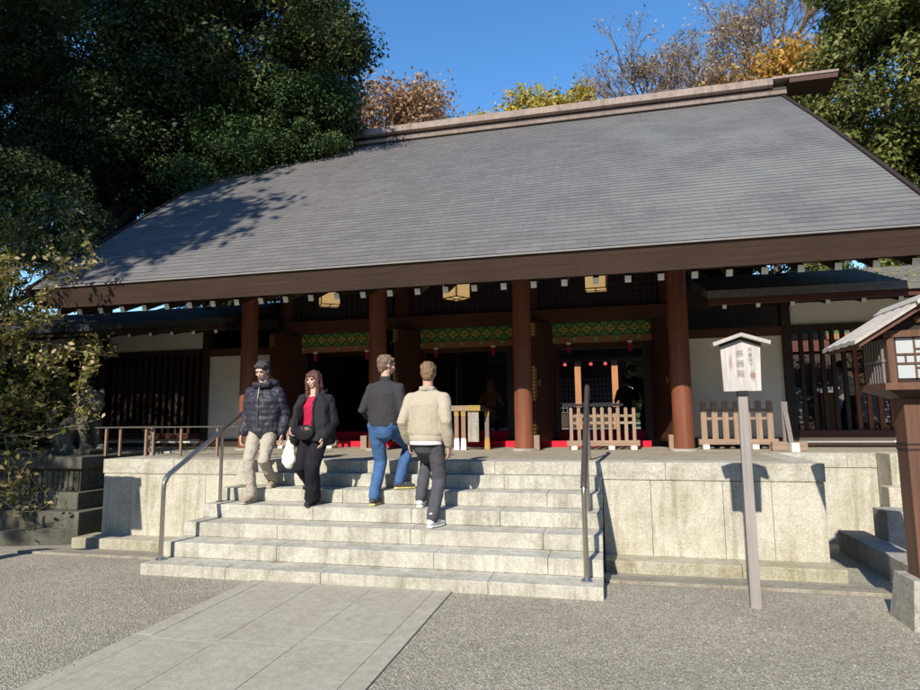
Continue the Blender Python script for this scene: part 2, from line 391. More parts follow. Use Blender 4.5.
# ------------------------------------------------------------------ the ground
ZP = 1.048; YW = 7.45
mb = MB()
ys = [-400, -60, -10, 0, 3, 5, 6.2, 6.6, 6.95, 7.3, 8.6, 9.6, 30, 60, 900]
zs = [0, 0, 0, 0, 0, 0, 0, -.045, -.10, -.137, -.137, -.137, -.137, -.1, 0]
for i in range(len(ys)-1):
    mb.add([(-900, ys[i], zs[i]), (900, ys[i], zs[i]), (900, ys[i+1], zs[i+1]), (-900, ys[i+1], zs[i+1])], [(0,1,2,3)])
g = struct(mb, 'ground', 'gravel')
# loose pebbles lying on the gravel near the viewer
pb = MB()
for i in range(2600):
    x = random.uniform(-6.5, 3.2); y = random.uniform(3.0, 6.0)
    if -3.44+random.gauss(0, .04) < x < -1.50+random.gauss(0, .04): continue
    r = random.uniform(.005, .013); a = random.uniform(0, PI)
    pts = []
    for k in range(5): an = a+2*PI*k/5; pts.append((x+math.cos(an)*r*random.uniform(.7, 1.2), y+math.sin(an)*r*random.uniform(.7, 1.2), (.0125 if -3.5 < x < -1.44 else .001)))
    pts.append((x, y, r*.9+(.012 if -3.5 < x < -1.44 else 0))); pb.add(pts, [(k, (k+1) % 5, 5) for k in range(5)])
tagit(put(pb, 'pebbles', granite('pebble_stone', (.36, .34, .30), (.5, .5, .45), .5, .3)), kind='stuff')
# stone path: two border strips and three rows of slabs with staggered joints
rows = [(-3.495, -3.345, 1.45, .3), (-3.341, -2.786, 1.25, .0), (-2.782, -2.197, 1.3, .55), (-2.193, -1.606, 1.25, .15), (-1.602, -1.441, 1.6, .7)]
mb = MB()
for x0, x1, L, o in rows:
    y = -12+o
    while y < 5.63:
        y1 = min(y+L*random.uniform(.9, 1.1), 5.636)
        if y1 > 5.2 and y1 < 5.636: y1 = 5.636
        mb.box(x0, x1, y, y1-.004, -.08, .012+random.uniform(0, .0015)); y = y1
struct(mb, 'path', 'paving', bevel=.002)
# drain kerb strips at the foot of the terrace
def slopez(y): return float(np.interp(y, ys, zs))
mb = MB()
for X0, X1 in ((-7.15, -4.80), (-.08, 2.95)):
    x = X0
    while x < X1-.01:
        x1 = min(x+random.uniform(1.0, 1.5), X1); a, b_ = slopez(6.27)+.03, slopez(6.62)+.03
        mb.add([(x,6.27,-.2),(x1-.004,6.27,-.2),(x1-.004,6.62,-.2),(x,6.62,-.2),(x,6.27,a),(x1-.004,6.27,a),(x1-.004,6.62,b_),(x,6.62,b_)],
               [(0,3,2,1),(4,5,6,7),(0,1,5,4),(1,2,6,5),(2,3,7,6),(3,0,4,7)])
        x = x1
struct(mb, 'kerb', 'kerb', bevel=.004)
# staircase
st = thing('stone_staircase', 'wide pale granite staircase rising to the shrine gate between two handrails', 'stairs', (-2.44, 5.642, 0))
XL, XR, R1, RR, Y1, DY = -4.797, -.086, .11, .1564, 5.642, .3338
def stepz(i): return R1+RR*i
sm = [granite('step_granite', (.57+.03*k, .55+.03*k, .48+.03*k), (.60, .59, .53), .9, .5, 1.5) for k in range(2)]
for i in range(6):
    mb = MB(); y0 = Y1+DY*i; y1 = (Y1+DY*(i+1) if i < 5 else YW)-.001
    x = XL; z1 = stepz(i); z0 = z1-RR+.002 if i else -.15
    while x < XR-.01:
        L = random.uniform(.95, 1.75)
        if XR-(x+L) < .5: L = XR-x
        mb.box(x+.0015, x+L-.0015, y0+random.uniform(-.002, .002), y1+.05, z0, z1+random.uniform(-.001, .001)); x += L
    put(mb, 'step', sm[i % 2], st, bevel=.007)
mb = MB().box(XL+.02, XR-.02, Y1+.1, YW-.01, -.15, .08)
for i in range(1, 6): mb.box(XL+.02, XR-.02, Y1+DY*i+.06, YW-.01, stepz(i)-RR-.02, stepz(i)-.03)
put(mb, 'step_core', 'granite_grey', st)
# terrace floor (top of the platform) and the back court
mb = MB()
for (x0, x1, y0, y1) in [(-7.0, 2.25, YW+.36, 9.3), (-17, 15, 9.65, 45)]:
    mb.box(x0, x1, y0, y1, .3, ZP-.004)
mb.box(-6.99, 2.24, 9.3, 9.65, .3, ZP-.004)
struct(mb, 'terrace_floor', 'floor_stone')
# retaining walls: facing slabs, coping, plinth
def wall(label, X0, X1, yf, joints, zb, coping_d=.36, plinth=True, cop_joints=None, zc=.852):
    w = thing('retaining_wall', label, 'wall', ((X0+X1)/2, yf, -.137))
    mb = MB(); js = [X0]+joints+[X1]
    for a, b_ in zip(js[:-1], js[1:]): mb.box(a+.002, b_-.002, yf, yf+.3, zb-.1, zc-.006)
    put(mb, 'facing_slab', 'granite_wall', w, bevel=.004)
    mb = MB(); js = [X0]+(cop_joints or joints)+[X1]
    for a, b_ in zip(js[:-1], js[1:]): mb.box(a+(.0015 if a != X0 else -.012), b_-(.0015 if b_ != X1 else -.012), yf-.012, yf+coping_d-.004, zc, ZP)
    put(mb, 'coping', 'granite', w, bevel=.006)
    if plinth:
        mb = MB(); e0 = X0-(.18 if X0 < -5 else 0); e1 = X1+(.06 if X1 > 1 else 0); x = e0
        while x < e1-.01:
            L = 1.4 if e1-x-1.4 > .5 else e1-x
            mb.box(x+.0015, x+L-.0015, yf-.32, yf+.1, -.25, .011); x += L
        put(mb, 'plinth', 'granite_plinth', w, bevel=.012)
    return w
wall('pale granite retaining wall right of the stairs behind the signboard', XR+.002, 2.25, YW, [.45, 1.22, 1.72][0:3], .011, cop_joints=[.62, 1.42])
wall('pale granite retaining wall left of the stairs under a lamp shadow', -7.0, XL-.002, YW, [-6.55, -5.35], .011, cop_joints=[-5.85])
# coping run over the head of the stairs
hd = MB(); x = XL
for x1 in (-3.7, -2.5, -1.35, XR): hd.box(x+.0015, x1-.0015, YW-.012, YW+.356, .895, ZP); x = x1
tagit(put(hd, 'coping_stone', 'granite', origin=(-2.44, YW, .9), bevel=.006), 'pale granite top riser of the stairs flush with both wall copings', 'coping')
wall('stained pale granite wall of the right wing behind the terrace corner', 2.26, 3.6, 9.3, [], -.137, plinth=False, cop_joints=[3.1], zc=.86)
wall('shaded granite wall of the left wing behind the stone lion', -17, -7.0, 9.3, [-14, -12, -10.2, -8.5], -.137, plinth=False, cop_joints=[-12.5, -9.2], zc=.86)
wall('granite wall of the right wing past the low stone blocks', 3.62, 15, 9.3, [5.5, 8], -.137, plinth=False, zc=.86)
# side return of the terrace
mb = MB().box(2.0, 2.25, YW+.3, 9.29, -.2, .85); 
tagit(put(mb, 'side_wall', 'granite_wall', origin=(2.2, 8.4, -.137), bevel=.004), 'short granite return wall at the terrace corner facing right', 'wall')
mb = MB().box(2.0, 2.262, YW+.36, 9.28, .853, ZP-.001)
tagit(put(mb, 'side_coping', 'granite', origin=(2.2, 8.4, .85), bevel=.005), 'granite coping on the right end of the terrace', 'coping')
mb = MB().box(-7.0, -6.75, YW+.3, 9.29, -.2, .85)
tagit(put(mb, 'side_wall', 'granite_wall', origin=(-6.9, 8.4, -.137), bevel=.004), 'short granite return wall at the terrace corner facing left', 'wall')
mb = MB().box(-7.012, -6.75, YW+.36, 9.28, .853, ZP-.001)
tagit(put(mb, 'side_coping', 'granite', origin=(-6.9, 8.4, .85), bevel=.005), 'granite coping on the left end of the terrace beside the stone lion', 'coping')
# low stone slab and blocks at the right
mb = MB(); mb.box(2.78, 3.08, 6.9, 7.88, -.16, .12); mb.box(2.78, 3.08, 7.884, 8.85, -.16, .12)
tagit(put(mb, 'kerb_slab', 'granite_grey', origin=(2.8, 7.6, -.137), bevel=.008), 'long low grey stone slab running back to the right wing wall', 'stone kerb')
for k, (x0, x1, y0, y1, z0, z1, lab, cat) in enumerate([
        (3.10, 3.9, 8.2, 8.6, -.16, .45, 'smooth light grey stone block at the bottom of the side steps', 'stone block'),
        (3.30, 3.9, 8.61, 8.85, -.16, .68, 'middle yellowish stone block of the side steps', 'stone block'),
        (3.44, 3.9, 8.86, 9.27, -.16, 1.07, 'tallest yellowish stone block of the side steps', 'stone block')]):
    tagit(put(MB().box(x0, x1, y0, y1, z0, z1), 'stone_block', 'granite_grey' if k == 0 else 'granite_wall', origin=((x0+x1)/2, (y0+y1)/2, -.137), bevel=.01), lab, cat, 'stone blocks of the right side steps')
# kerb stones in the shade at the left
mb = MB(); mb.bar((-8.9, 6.55, -.03), (-7.4, 7.5, -.05), .2, .26); mb.bar((-10.5, 5.6, -.03), (-8.92, 6.54, -.03), .2, .26)
tagit(put(mb, 'border_stone', 'old_stone', origin=(-8.5, 6.7, -.1), bevel=.012), 'mossy border stones in shade before the lion pedestal', 'stone kerb')
# ------------------------------------------------------------------ shrine gate
CX = [-6.30, -3.815, -1.31, 1.115]; YC = 9.9; YM = 11.2; YR = 13.69
gate = thing('shrine_gate', 'broad timber shrine gate with grey shingled roof and round red brown columns', 'shrine gate', (-2.5, YC, ZP))
prof = [(7.72, 3.70), (8.3, 4.19), (9.13, 4.86), (10.23, 5.74), (11.7, 6.9), (13.60, 8.33)]
GX0, GX1 = -8.8, 3.8
# roof courses
d = [0]
for a, b_ in zip(prof[:-1], prof[1:]): d.append(d[-1]+math.hypot(b_[0]-a[0], b_[1]-a[1]))
NCOURSE = 58
def pat(s): return (float(np.interp(s, d, [p[0] for p in prof])), float(np.interp(s, d, [p[1] for p in prof])))
def courses(name, mirror):
    vs = []; fs = []; uv = []
    NX = 30
    for k in range(NCOURSE):
        s0, s1 = d[-1]*k/NCOURSE, d[-1]*(k+1)/NCOURSE
        (ya, za), (yb, zb) = pat(s0), pat(s1); t = Vector((yb-ya, zb-za)).normalized(); n = Vector((-t.y, t.x))
        lip = .009
        A0 = (ya+n.x*.001, za+n.y*.001); A1 = (ya+n.x*lip, za+n.y*lip); B1 = (yb+n.x*.003, zb+n.y*.003)
        for j in range(NX):
            x0 = GX0+(GX1-GX0)*j/NX; x1 = GX0+(GX1-GX0)*(j+1)/NX
            # slight waviness of the laid shingles
            w0 = .0015*noise.noise(Vector((x0*1.7, k*.9, 0))); w1 = .0015*noise.noise(Vector((x1*1.7, k*.9, 0)))
            f = (lambda q: 2*YR-q) if mirror else (lambda q: q)
            o = len(vs)
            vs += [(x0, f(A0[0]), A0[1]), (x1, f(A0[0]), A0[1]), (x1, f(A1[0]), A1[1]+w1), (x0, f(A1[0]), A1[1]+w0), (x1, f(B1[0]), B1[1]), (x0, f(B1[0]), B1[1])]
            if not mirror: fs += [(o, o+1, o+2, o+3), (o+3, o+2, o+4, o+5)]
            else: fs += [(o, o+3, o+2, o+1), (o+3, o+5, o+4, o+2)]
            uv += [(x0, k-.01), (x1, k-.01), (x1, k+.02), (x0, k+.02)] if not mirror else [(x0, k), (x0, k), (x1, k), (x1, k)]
            uv += [(x0, k+.02), (x1, k+.02), (x1, k+.995), (x0, k+.995)]
    off = np.array(wloc(gate))
    me = bpy.data.meshes.new(name); me.from_pydata((np.array(vs)-off).tolist(), [], fs)
    ul = me.uv_layers.new(name='UVMap')
    ul.data.foreach_set('uv', np.array(uv, dtype=np.float32).ravel())
    me.materials.append(M['shingle']); me.materials.append(M['shingle_lip_shade']); me.polygons.foreach_set('material_index', np.tile([1, 0], len(fs)//2).astype(np.int32)); o = bpy.data.objects.new(name, me); COL.objects.link(o); o.parent = gate; return o
courses('roof_slope', False); courses('roof_slope', True)
# body under the shingles (thick layered eave) and underside
pf = prof[:-1]+[(13.60, 8.31)]
front = [(y, z-.003) for y, z in pf]
und = [(7.86, 3.375), (8.35, 3.56), (13.69, 7.55)]
poly = front+[(2*YR-y, z) for y, z in reversed(front)]+[(2*YR-y, z) for y, z in und[:-1]]+[(13.69, 7.55)]+[(y, z) for y, z in reversed(und[:-1])]
o = put(MB().prism(poly, GX0+.01, GX1-.01, 'x'), 'eave_body', 'wood_eave', gate); recalc(o)
# thin laths that line the thick eave edge
mb = MB()
for k in range(5):
    tt = (k+.5)/5; y = 7.72+.14*tt; z = 3.69-.315*tt; mb.box(GX0+.02, GX1-.02, y-.0035, y+.02, z-.028, z+.028)
pass
mb = MB().box(GX0, GX1, 7.705, 7.76, 3.672, 3.694)
put(mb, 'eave_edge', flat('edge_light', (.20, .19, .18), .6), gate)
# bargeboards at the verges
for X in (GX0-.03, GX1+.03):
    mb = MB()
    for s in (1, -1):
        for a, b_ in zip(prof[:-1], prof[1:]):
            g_ = lambda q: q if s == 1 else 2*YR-q
            mb.bar((X, g_(a[0]), a[1]-.17), (X, g_(b_[0]), b_[1]-.17), .055, .34)
    put(mb, 'bargeboard', 'wood_dark', gate)
# ridge
put(MB().box(-8.85, 3.93, 13.45, 13.93, 8.22, 8.43), 'ridge_base', 'wood_dark', gate, bevel=.01)
mb = MB(); x = -8.95
while x < 4.9-.01:
    x1 = min(x+.6, 4.9); mb.prism([(13.39, 8.425), (13.35, 8.45), (13.35, 8.60), (13.69, 8.70), (14.03, 8.60), (14.03, 8.45), (13.99, 8.425)] if x1 < 4 else [(13.37, 8.56), (13.35, 8.57), (13.35, 8.62), (13.69, 8.72), (14.03, 8.62), (14.03, 8.57), (14.01, 8.56)], x, x1-.003, 'x'); x = x1
o = put(mb, 'ridge_cap', 'ridge', gate); recalc(o)
put(MB().box(3.97, 4.88, 13.37, 14.01, 8.46, 8.558), 'ridge_end', 'wood_door', gate)
put(MB().prism([(13.38, 8.24), (13.36, 8.30), (13.42, 8.335), (13.96, 8.335), (14.02, 8.30), (14.0, 8.24)], -8.84, 3.90, 'x'), 'ridge_molding', 'ridge', gate)
# rafters with white painted ends
for k in range(32):
    x = .708*1-.0+.4033*(k-24)+.02
    if x > 3.75 or x < GX0: continue
    p0 = Vector((x, 7.99, 3.325)); p1 = Vector((x, 12.0, 5.05))
    r = put(MB().bar(p0, p1, .075, .085), 'rafter', 'wood_dark', gate)
    t = (p1-p0).normalized()
    put(MB().bar(p0-t*.006, p0-t*.0005, .077, .088), 'rafter_end', 'endwhite', r)
# soffit boards above rafters
put(MB().bar(((GX0+GX1)/2, 8.05, 3.41), ((GX0+GX1)/2, 12.0, 5.11), GX1-GX0-.3, .02), 'soffit', 'wood_darkx', gate)
# columns
def column(x, y, r, z1, mat='wood_red', name='column'):
    c = put(MB().lathe((x, y, ZP), [(r*1.02, 0), (r, .3), (r, z1-ZP-.3), (r*.96, z1-ZP)], 28), name, mat, gate, smooth='auto')
    return c
for x in CX:
    column(x, YC, .15, 4.12)
    put(MB().lathe((x, YC, ZP-.003), [(.20, 0), (.19, .035)], 24), 'column_base', 'granite_grey', gate)
for x in CX:
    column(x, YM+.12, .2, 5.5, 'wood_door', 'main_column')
    column(x, 16.2, .15, 4.9, 'wood_red', 'rear_column')
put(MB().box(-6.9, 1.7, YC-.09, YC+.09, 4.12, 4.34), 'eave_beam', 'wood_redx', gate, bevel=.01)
mb = MB()
for x in CX:
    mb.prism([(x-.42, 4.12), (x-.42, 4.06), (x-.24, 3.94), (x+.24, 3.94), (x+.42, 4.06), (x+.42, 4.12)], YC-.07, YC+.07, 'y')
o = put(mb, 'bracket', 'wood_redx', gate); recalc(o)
# bays: beams, lattice transoms, painted frieze, leaning door leaves
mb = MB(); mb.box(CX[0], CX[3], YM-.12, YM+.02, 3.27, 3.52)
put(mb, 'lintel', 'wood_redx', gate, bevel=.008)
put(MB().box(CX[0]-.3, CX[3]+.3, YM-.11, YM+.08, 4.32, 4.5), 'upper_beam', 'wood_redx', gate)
put(MB().box(CX[0], CX[3], YM+.4, YM+.44, 3.4, 6.6), 'dark_boarding', 'wood_dark', gate)
lat = flat('lattice_black', (.035, .035, .04), .6)
for b_ in range(3):
    x0, x1 = CX[b_]+.2, CX[b_+1]-.2
    mb = MB(); n = 19
    for i in range(n+1): x = x0+(x1-x0)*i/n; mb.box(x-.008, x+.008, YM-.03, YM-.008, 3.54, 4.32)
    for i in range(8): z = 3.56+.1*i; mb.box(x0, x1, YM-.007, YM+.012, z-.008, z+.008)
    put(mb, 'lattice_transom', lat, gate)
    put(MB().box(x0, x1, YM+.02, YM+.03, 3.54, 4.32), 'transom_panel', 'wood_dark', gate)
    # frieze
    f0, f1 = CX[b_]+.28, CX[b_+1]-.28
    fr = put(MB().box(f0, f1, YM-.05, YM+.02, 3.005, 3.265), 'frieze_board', 'green_p', gate)
    mbg = MB(); mby = MB(); mbc = MB(); n = 9; w = (f1-f0)/n; yq = YM-.053; yg = YM-.052
    for i in range(n):
        cx = f0+w*(i+.5); cz = 3.135
        for sx_, sz_ in ((0, 1), (0, -1), (1, 0), (-1, 0)):
            a, c_ = cx+sx_*.048, cz+sz_*.048
            for (u0, u1, v0, v1) in ((-.028, .028, .016, .028), (-.028, .028, -.028, -.016), (-.028, -.016, -.016, .016), (.016, .028, -.016, .016)):
                mby.box(a+u0, a+u1, yq-.006, yq, c_+v0, c_+v1)
        mbc.box(cx-.014, cx+.014, yq-.008, yq, cz-.014, cz+.014)
        if i < n-1:
            gx = cx+w/2
            for s in (1, -1):
                mbg.add([(gx-.075, yg, cz+s*.12), (gx+.075, yg, cz+s*.12), (gx+.03, yg, cz+s*.04), (gx-.03, yg, cz+s*.04)], [(0,1,2,3)])
            mby.box(gx-.008, gx+.008, yq-.004, yq, cz-.008, cz+.008)
    put(mbg, 'frieze_cloud', 'green_l', fr); put(mby, 'frieze_flower', 'yellow_p', fr); put(mbc, 'frieze_flower_center', 'black', fr)
    sp = put(MB().box(f0, f1, YM-.06, YM+.02, 2.89, 3.003), 'frieze_rail', 'wood_orangex', gate)
    mb2 = MB(); mb3 = MB()
    for i in range(5):
        cx = f0+(f1-f0)*(i+.35)/5
        mb2.add([(cx-.05, YM-.062, 3.0), (cx+.05, YM-.062, 3.0), (cx+.025, YM-.062, 2.895), (cx-.025, YM-.062, 2.895)], [(0,3,2,1)])
        for sx_, sz_ in ((0, 1), (0, -1), (1, 0), (-1, 0)): mb3.box(cx+sx_*.02-.008, cx+sx_*.02+.008, YM-.068, YM-.062, 2.955+sz_*.02-.008, 2.955+sz_*.02+.008)
    put(mb2, 'rail_pendant', 'green_l', sp); put(mb3, 'rail_flower', 'yellow_p', sp)
    # door leaves folded out of the opening, free edge near the outer column
    for s, ax, bx in ((1, CX[b_]+.12, CX[b_]+.42), (-1, CX[b_+1]-.06, CX[b_+1]-.33)):
        pn, pf_ = Vector((ax, 10.42, 0)), Vector((bx, 11.28, 0))
        t = (pf_-pn).normalized(); nn = Vector((t.y, -t.x, 0))*s
        mb = MB(); q = [pn-nn*.025, pf_-nn*.025, pf_+nn*.025, pn+nn*.025]
        vs = [(p.x, p.y, z) for z in (1.16, 3.22) for p in q]
        mb.add(vs, [(0,3,2,1),(4,5,6,7),(0,1,5,4),(1,2,6,5),(2,3,7,6),(3,0,4,7)])
        dl = put(mb, 'door_leaf', 'wood_door', gate, bevel=.006); recalc(dl)
        mbp = MB(); rings = []
        c = pn+t*.12+nn*.045
        mbp.tube([(c.x+math.cos(a_)*t.x*.045, c.y+math.cos(a_)*t.y*.045, 2.16+math.sin(a_)*.055) for a_ in [2*PI*i/12 for i in range(13)]], .007, 6)
        put(mbp, 'door_pull', 'gold', dl)
        mbg = MB()
        for z0, z1 in ((1.17, 1.50), (1.85, 2.45), (2.95, 3.2)):
            for zz in np.arange(z0, z1-.04, .06):
                c0 = pn-t*.004; mbg.bar((c0.x, c0.y, zz), (c0.x, c0.y, zz+.045), .045+.012*random.random(), .012, up=(t.x, t.y, 0))
        put(mbg, 'edge_fitting', 'gold', dl)
        for zk in (1.25, 2.62): put(MB().bar((pn+nn*.032+Vector((0,0,zk))), (pf_+nn*.032+Vector((0,0,zk))), .012, .1), 'cross_rail', 'wood_door', dl)
        mbf = MB()
        for z0, z1 in ((1.17, 1.42), (1.9, 2.4), (2.98, 3.2)):
            for zz in np.arange(z0, z1-.03, .05):
                c1 = pn+t*.03+nn*.028; mbf.bar((c1.x, c1.y, zz), (c1.x, c1.y, zz+.038), .035+.02*random.random(), .008, up=(nn.x, nn.y, 0))
        put(mbf, 'face_fitting', 'gold', dl)
# thresholds and inner jambs
for b_ in range(3):
    for x0, x1 in ((CX[b_]+.15, CX[b_]+.47), (CX[b_+1]-.47, CX[b_+1]-.15)):
        put(MB().box(x0, x1, YM+.02, YM+.09, ZP, 3.0), 'jamb_panel', 'wood_dark', gate)
put(MB().box(CX[0], CX[3], YM+.10, YM+.22, ZP, ZP+.10), 'threshold', 'wood_redx', gate)
# ceiling and inner second frieze
put(MB().box(-8.0, 3.0, 11.8, 16.4, 4.02, 4.06), 'ceiling', 'wood_darkx', gate)
put(MB().box(-17, -7.0, 12.4, 12.5, ZP, 3.9), 'dark_backing', 'wood_dark', gate)  # dark sheet added behind the left lattice so it reads as deep shade
put(MB().box(-6.9, 8.5, 14.2, 14.3, 3.47, 4.0), 'inner_beam', 'wood_darkx', gate)
fr = put(MB().box(-6.9, 8.5, 14.22, 14.28, 3.24, 3.468), 'inner_frieze', 'green_p', gate)
mby = MB(); x = -6.7
while x < 8.4:
    for sx_, sz_ in ((0, 1), (0, -1), (1, 0), (-1, 0)): mby.box(x+sx_*.045-.02, x+sx_*.045+.02, 14.205, 14.219, 3.355+sz_*.045-.02, 3.355+sz_*.045+.02)
    x += .26
put(mby, 'inner_frieze_flower', 'yellow_p', fr)
put(MB().box(-6.9, 8.5, 14.2, 14.3, 3.12, 3.238), 'inner_rail', 'wood_orangex', gate)
put(MB().box(-6.9, 1.7, 16.1, 16.3, 3.3, 4.6), 'rear_beam', 'wood_redx', gate)
for x0, x1 in ((-12.5, -9.2), (-9.2, CX[0]), (CX[0], CX[1]), (CX[1], -2.9)):
    put(MB().box(x0+.1, x1-.1, 15.9, 15.96, ZP, 3.9), 'dark_backing', 'wood_dark', gate)  # dark sheets added behind the bays to make the interior read as shade
# white side walls of the gate (between outer and main columns of the wings)
# ------------------------------------------------------------------ red carpet
mb = MB(); mb.box(CX[0]+.45, CX[3]-.40, 10.95, 11.28, ZP-.003, ZP+.105); mb.box(CX[0]+.45, CX[3]-.45, 11.43, 12.6, ZP, ZP+.26)
tagit(put(mb, 'red_carpet', 'carpet', origin=(-2.5, 11.8, ZP), bevel=.004), 'bright red carpet over the threshold and inner step of the gate', 'carpet')
# ------------------------------------------------------------------ wings
def wing(s, label):
    f = lambda x: -2.53+s*(x+2.53)
    w = thing('side_wing', label, 'shrine wing', (f(6), 11.0, ZP))
    def bx(x0, x1, *a): 
        a0, a1 = sorted((f(x0), f(x1))); return MB().box(a0, a1, *a)
    put(bx(1.33, 2.86, 11.02, 11.12, ZP+.15, 2.87), 'plaster_panel', 'plaster', w)
    put(bx(2.98, 9.0, 11.02, 11.12, 3.03, 3.40), 'plaster_frieze', 'plaster', w)
    for x in (2.92, 5.4, 8.2, 11):
        put(bx(x-.07, x+.07, 10.95, 11.14, ZP, 3.9), 'post', 'wood_dark', w, bevel=.005)
    put(bx(1.3, 2.85, 10.97, 11.14, 2.87, 3.02), 'tie_beam', 'wood_redx', w)
    put(bx(2.99, 12, 10.97, 11.14, 2.93, 3.03), 'tie_beam', 'wood_dark', w)
    put(bx(1.3, 12, 10.97, 11.14, 3.40, 3.58), 'wall_plate', 'wood_dark', w)
    put(bx(1.3, 2.85, 10.98, 11.12, ZP, ZP+.15), 'sill', 'wood_dark', w)
    put(bx(2.99, 12, 10.93, 11.14, 1.20, 1.315), 'sill_rail', 'wood_redx', w, bevel=.005)
    put(bx(2.99, 12, 10.97, 11.12, ZP+.02, 1.12), 'base_board', 'wood_dark', w)
    put(bx(2.99, 12, 11.0, 11.10, 1.12, 1.20), 'base_strip', 'plaster', w)
    x = 3.13
    lat = []
    while x < 8.1:
        if not (5.3 < x < 5.5):
            mb = bx(x-.03, x+.03, 10.985, 11.045, 1.316, 2.93)
            put(mb, 'lattice_bar', 'wood_red' if (s == 1 and x > 3.9) else 'wood_dark', w)  # redder outer slats put the sunlight past the eave into the colour
        x += .155
    put(bx(2.99, 8.1, 11.05, 11.09, 2.25, 2.31), 'lattice_rail', 'wood_dark', w)
    # roof of the wing, low slope, dark shingles
    mb = MB(); e0, e1 = f(1.5), f(13)
    if e0 > e1: e0, e1 = e1, e0
    mb.prism([(9.45, 3.27), (9.45, 3.37), (11.5, 4.02), (13.6, 3.37), (13.6, 3.27), (11.5, 3.88)], e0, e1, 'x')
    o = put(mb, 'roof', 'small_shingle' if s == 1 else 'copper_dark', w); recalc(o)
    mb = MB()
    for k in range(10):
        y = 9.45+2.05*k/10; z = 3.374+.65*k/10; mb.prism([(y-.005, z-.012), (y-.005, z+.014), (y+.2, z+.066)], e0, e1, 'x')
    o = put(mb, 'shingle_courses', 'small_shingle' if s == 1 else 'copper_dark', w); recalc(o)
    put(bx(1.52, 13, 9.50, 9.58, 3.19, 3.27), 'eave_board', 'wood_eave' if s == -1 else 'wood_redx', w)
    mb = MB(); xx = 1.75
    for k in range(15):
        r = put(MB().bar((f(xx), 9.62, 3.17), (f(xx), 11.4, 3.70), .055, .06), 'rafter', 'wood_dark', w)
        put(MB().bar((f(xx), 9.612, 3.168), (f(xx), 9.619, 3.17), .056, .062), 'rafter_end', 'endwhite', r)
        xx += .46
    return w
wing(1, 'right wing with white plaster panels, lattice windows and a low roof half in sun')
wing(-1, 'left wing in deep shade with white plaster panels and a dark slatted front')
# ------------------------------------------------------------------ hanging lanterns
def lantern(x, y, z, rot, label):
    t = thing('hanging_lantern', label, 'lantern', (x, y, z), 'paper lanterns under the gate eave', rot)
    mb = MB().taper((0, 0), .145, .145, .15, .15, .03, .34); put(mb, 'paper_shade', 'lantern_paper', t, world=False)
    mb = MB()
    for a, b_ in ((1, 1), (1, -1), (-1, 1), (-1, -1)): mb.box(a*.15-.008, a*.15+.008, b_*.15-.008, b_*.15+.008, .02, .36)
    for z0 in (.018, .34):
        mb.box(-.158, .158, -.158, -.145, z0, z0+.014); mb.box(-.158, .158, .145, .158, z0, z0+.014)
        mb.box(-.158, -.145, -.145, .145, z0, z0+.014); mb.box(.145, .158, -.145, .145, z0, z0+.014)
    mb.box(-.15, .15, -.006, .006, .01, .02); mb.box(-.006, .006, -.15, .15, .008, .018)
    put(mb, 'frame', 'wood_dark', t, world=False)
    put(MB().taper((0, 0), .17, .17, .05, .05, .36, .44), 'cap', 'wood_dark', t, world=False)
    put(MB().cyl((0, 0, .44), (0, 0, .75), .006, n=6), 'hanger', 'black', t, world=False)
lantern(-4.30, 9.0, 3.37, PI/4-.2, 'left paper lantern hanging cornerwise above the two women and men descending'.replace('the two women and men descending', 'the people walking down'))
lantern(-2.19, 9.0, 3.37, PI/4+.25, 'middle paper lantern hanging cornerwise above the two men going up')
lantern(-.09, 9.0, 3.38, -.05, 'right paper lantern hung square above the short wooden barrier')
# red tassels below the frieze
k = 0
where = ['left bay, left side', 'left bay, right side', 'middle bay, left side', 'middle bay, right side', 'right bay, left side', 'right bay near the door']
for b_ in range(3):
    for u in (.28, .72):
        x = CX[b_]+(CX[b_+1]-CX[b_])*u
        t = thing('curtain_tassel', 'short dark red tassel under the painted frieze, '+where[k], 'tassel', (x, YM-.07, 2.7), 'red tassels under the painted frieze')
        put(MB().box(x-.035, x+.035, YM-.085, YM-.06, 2.71, 2.86), 'tassel_cloth', 'red_p', t)
        put(MB().box(x-.038, x+.038, YM-.088, YM-.057, 2.86, 2.90), 'tassel_top', 'white_p', t); k += 1
# ------------------------------------------------------------------ handrails
def arc(pts, r=.12, n=5):
    out = [Vector(pts[0])]
    for i in range(1, len(pts)-1):
        p = Vector(pts[i]); a = (Vector(pts[i-1])-p).normalized(); b = (Vector(pts[i+1])-p).normalized()
        A = p+a*r; B = p+b*r
        for k in range(n+1):
            t = k/n; out.append(A*(1-t)**2+p*2*t*(1-t)+B*t*t)
    out.append(Vector(pts[-1])); return out
def handrail(x, label, hm='steel'):
    t = thing('handrail', label, 'handrail', (x, 5.83, .11))
    pts = arc([(x, 5.83, .11), (x, 5.83, .965), (x, 7.86, 1.955), (x, 8.30, 1.955), (x, 8.30, 1.80)], .11)
    put(MB().tube(pts[:4], .0245, 14), 'lower_rail', 'steel', t, smooth='auto')
    put(MB().tube(pts[3:], .029, 16), 'rail', hm, t, smooth='auto')
    for y, z, zt in ((6.84, .579, 1.45), (7.80, ZP, 1.92)):
        put(MB().cyl((x, y, z), (x, y, zt), .021, n=14), 'post', 'steel', t, smooth='auto')
        put(MB().lathe((x, y, z), [(.05, 0), (.05, .008), (.035, .02)], 18), 'base_flange', 'steel', t)
    put(MB().lathe((x, 5.83, .11), [(.055, 0), (.055, .01), (.036, .03)], 20), 'base_flange', 'steel', t)
handrail(-4.70, 'stainless steel handrail on the left side of the stairs')
handrail(-.235, 'stainless steel handrail on the right side of the stairs before the wooden barrier', 'steel_dark')
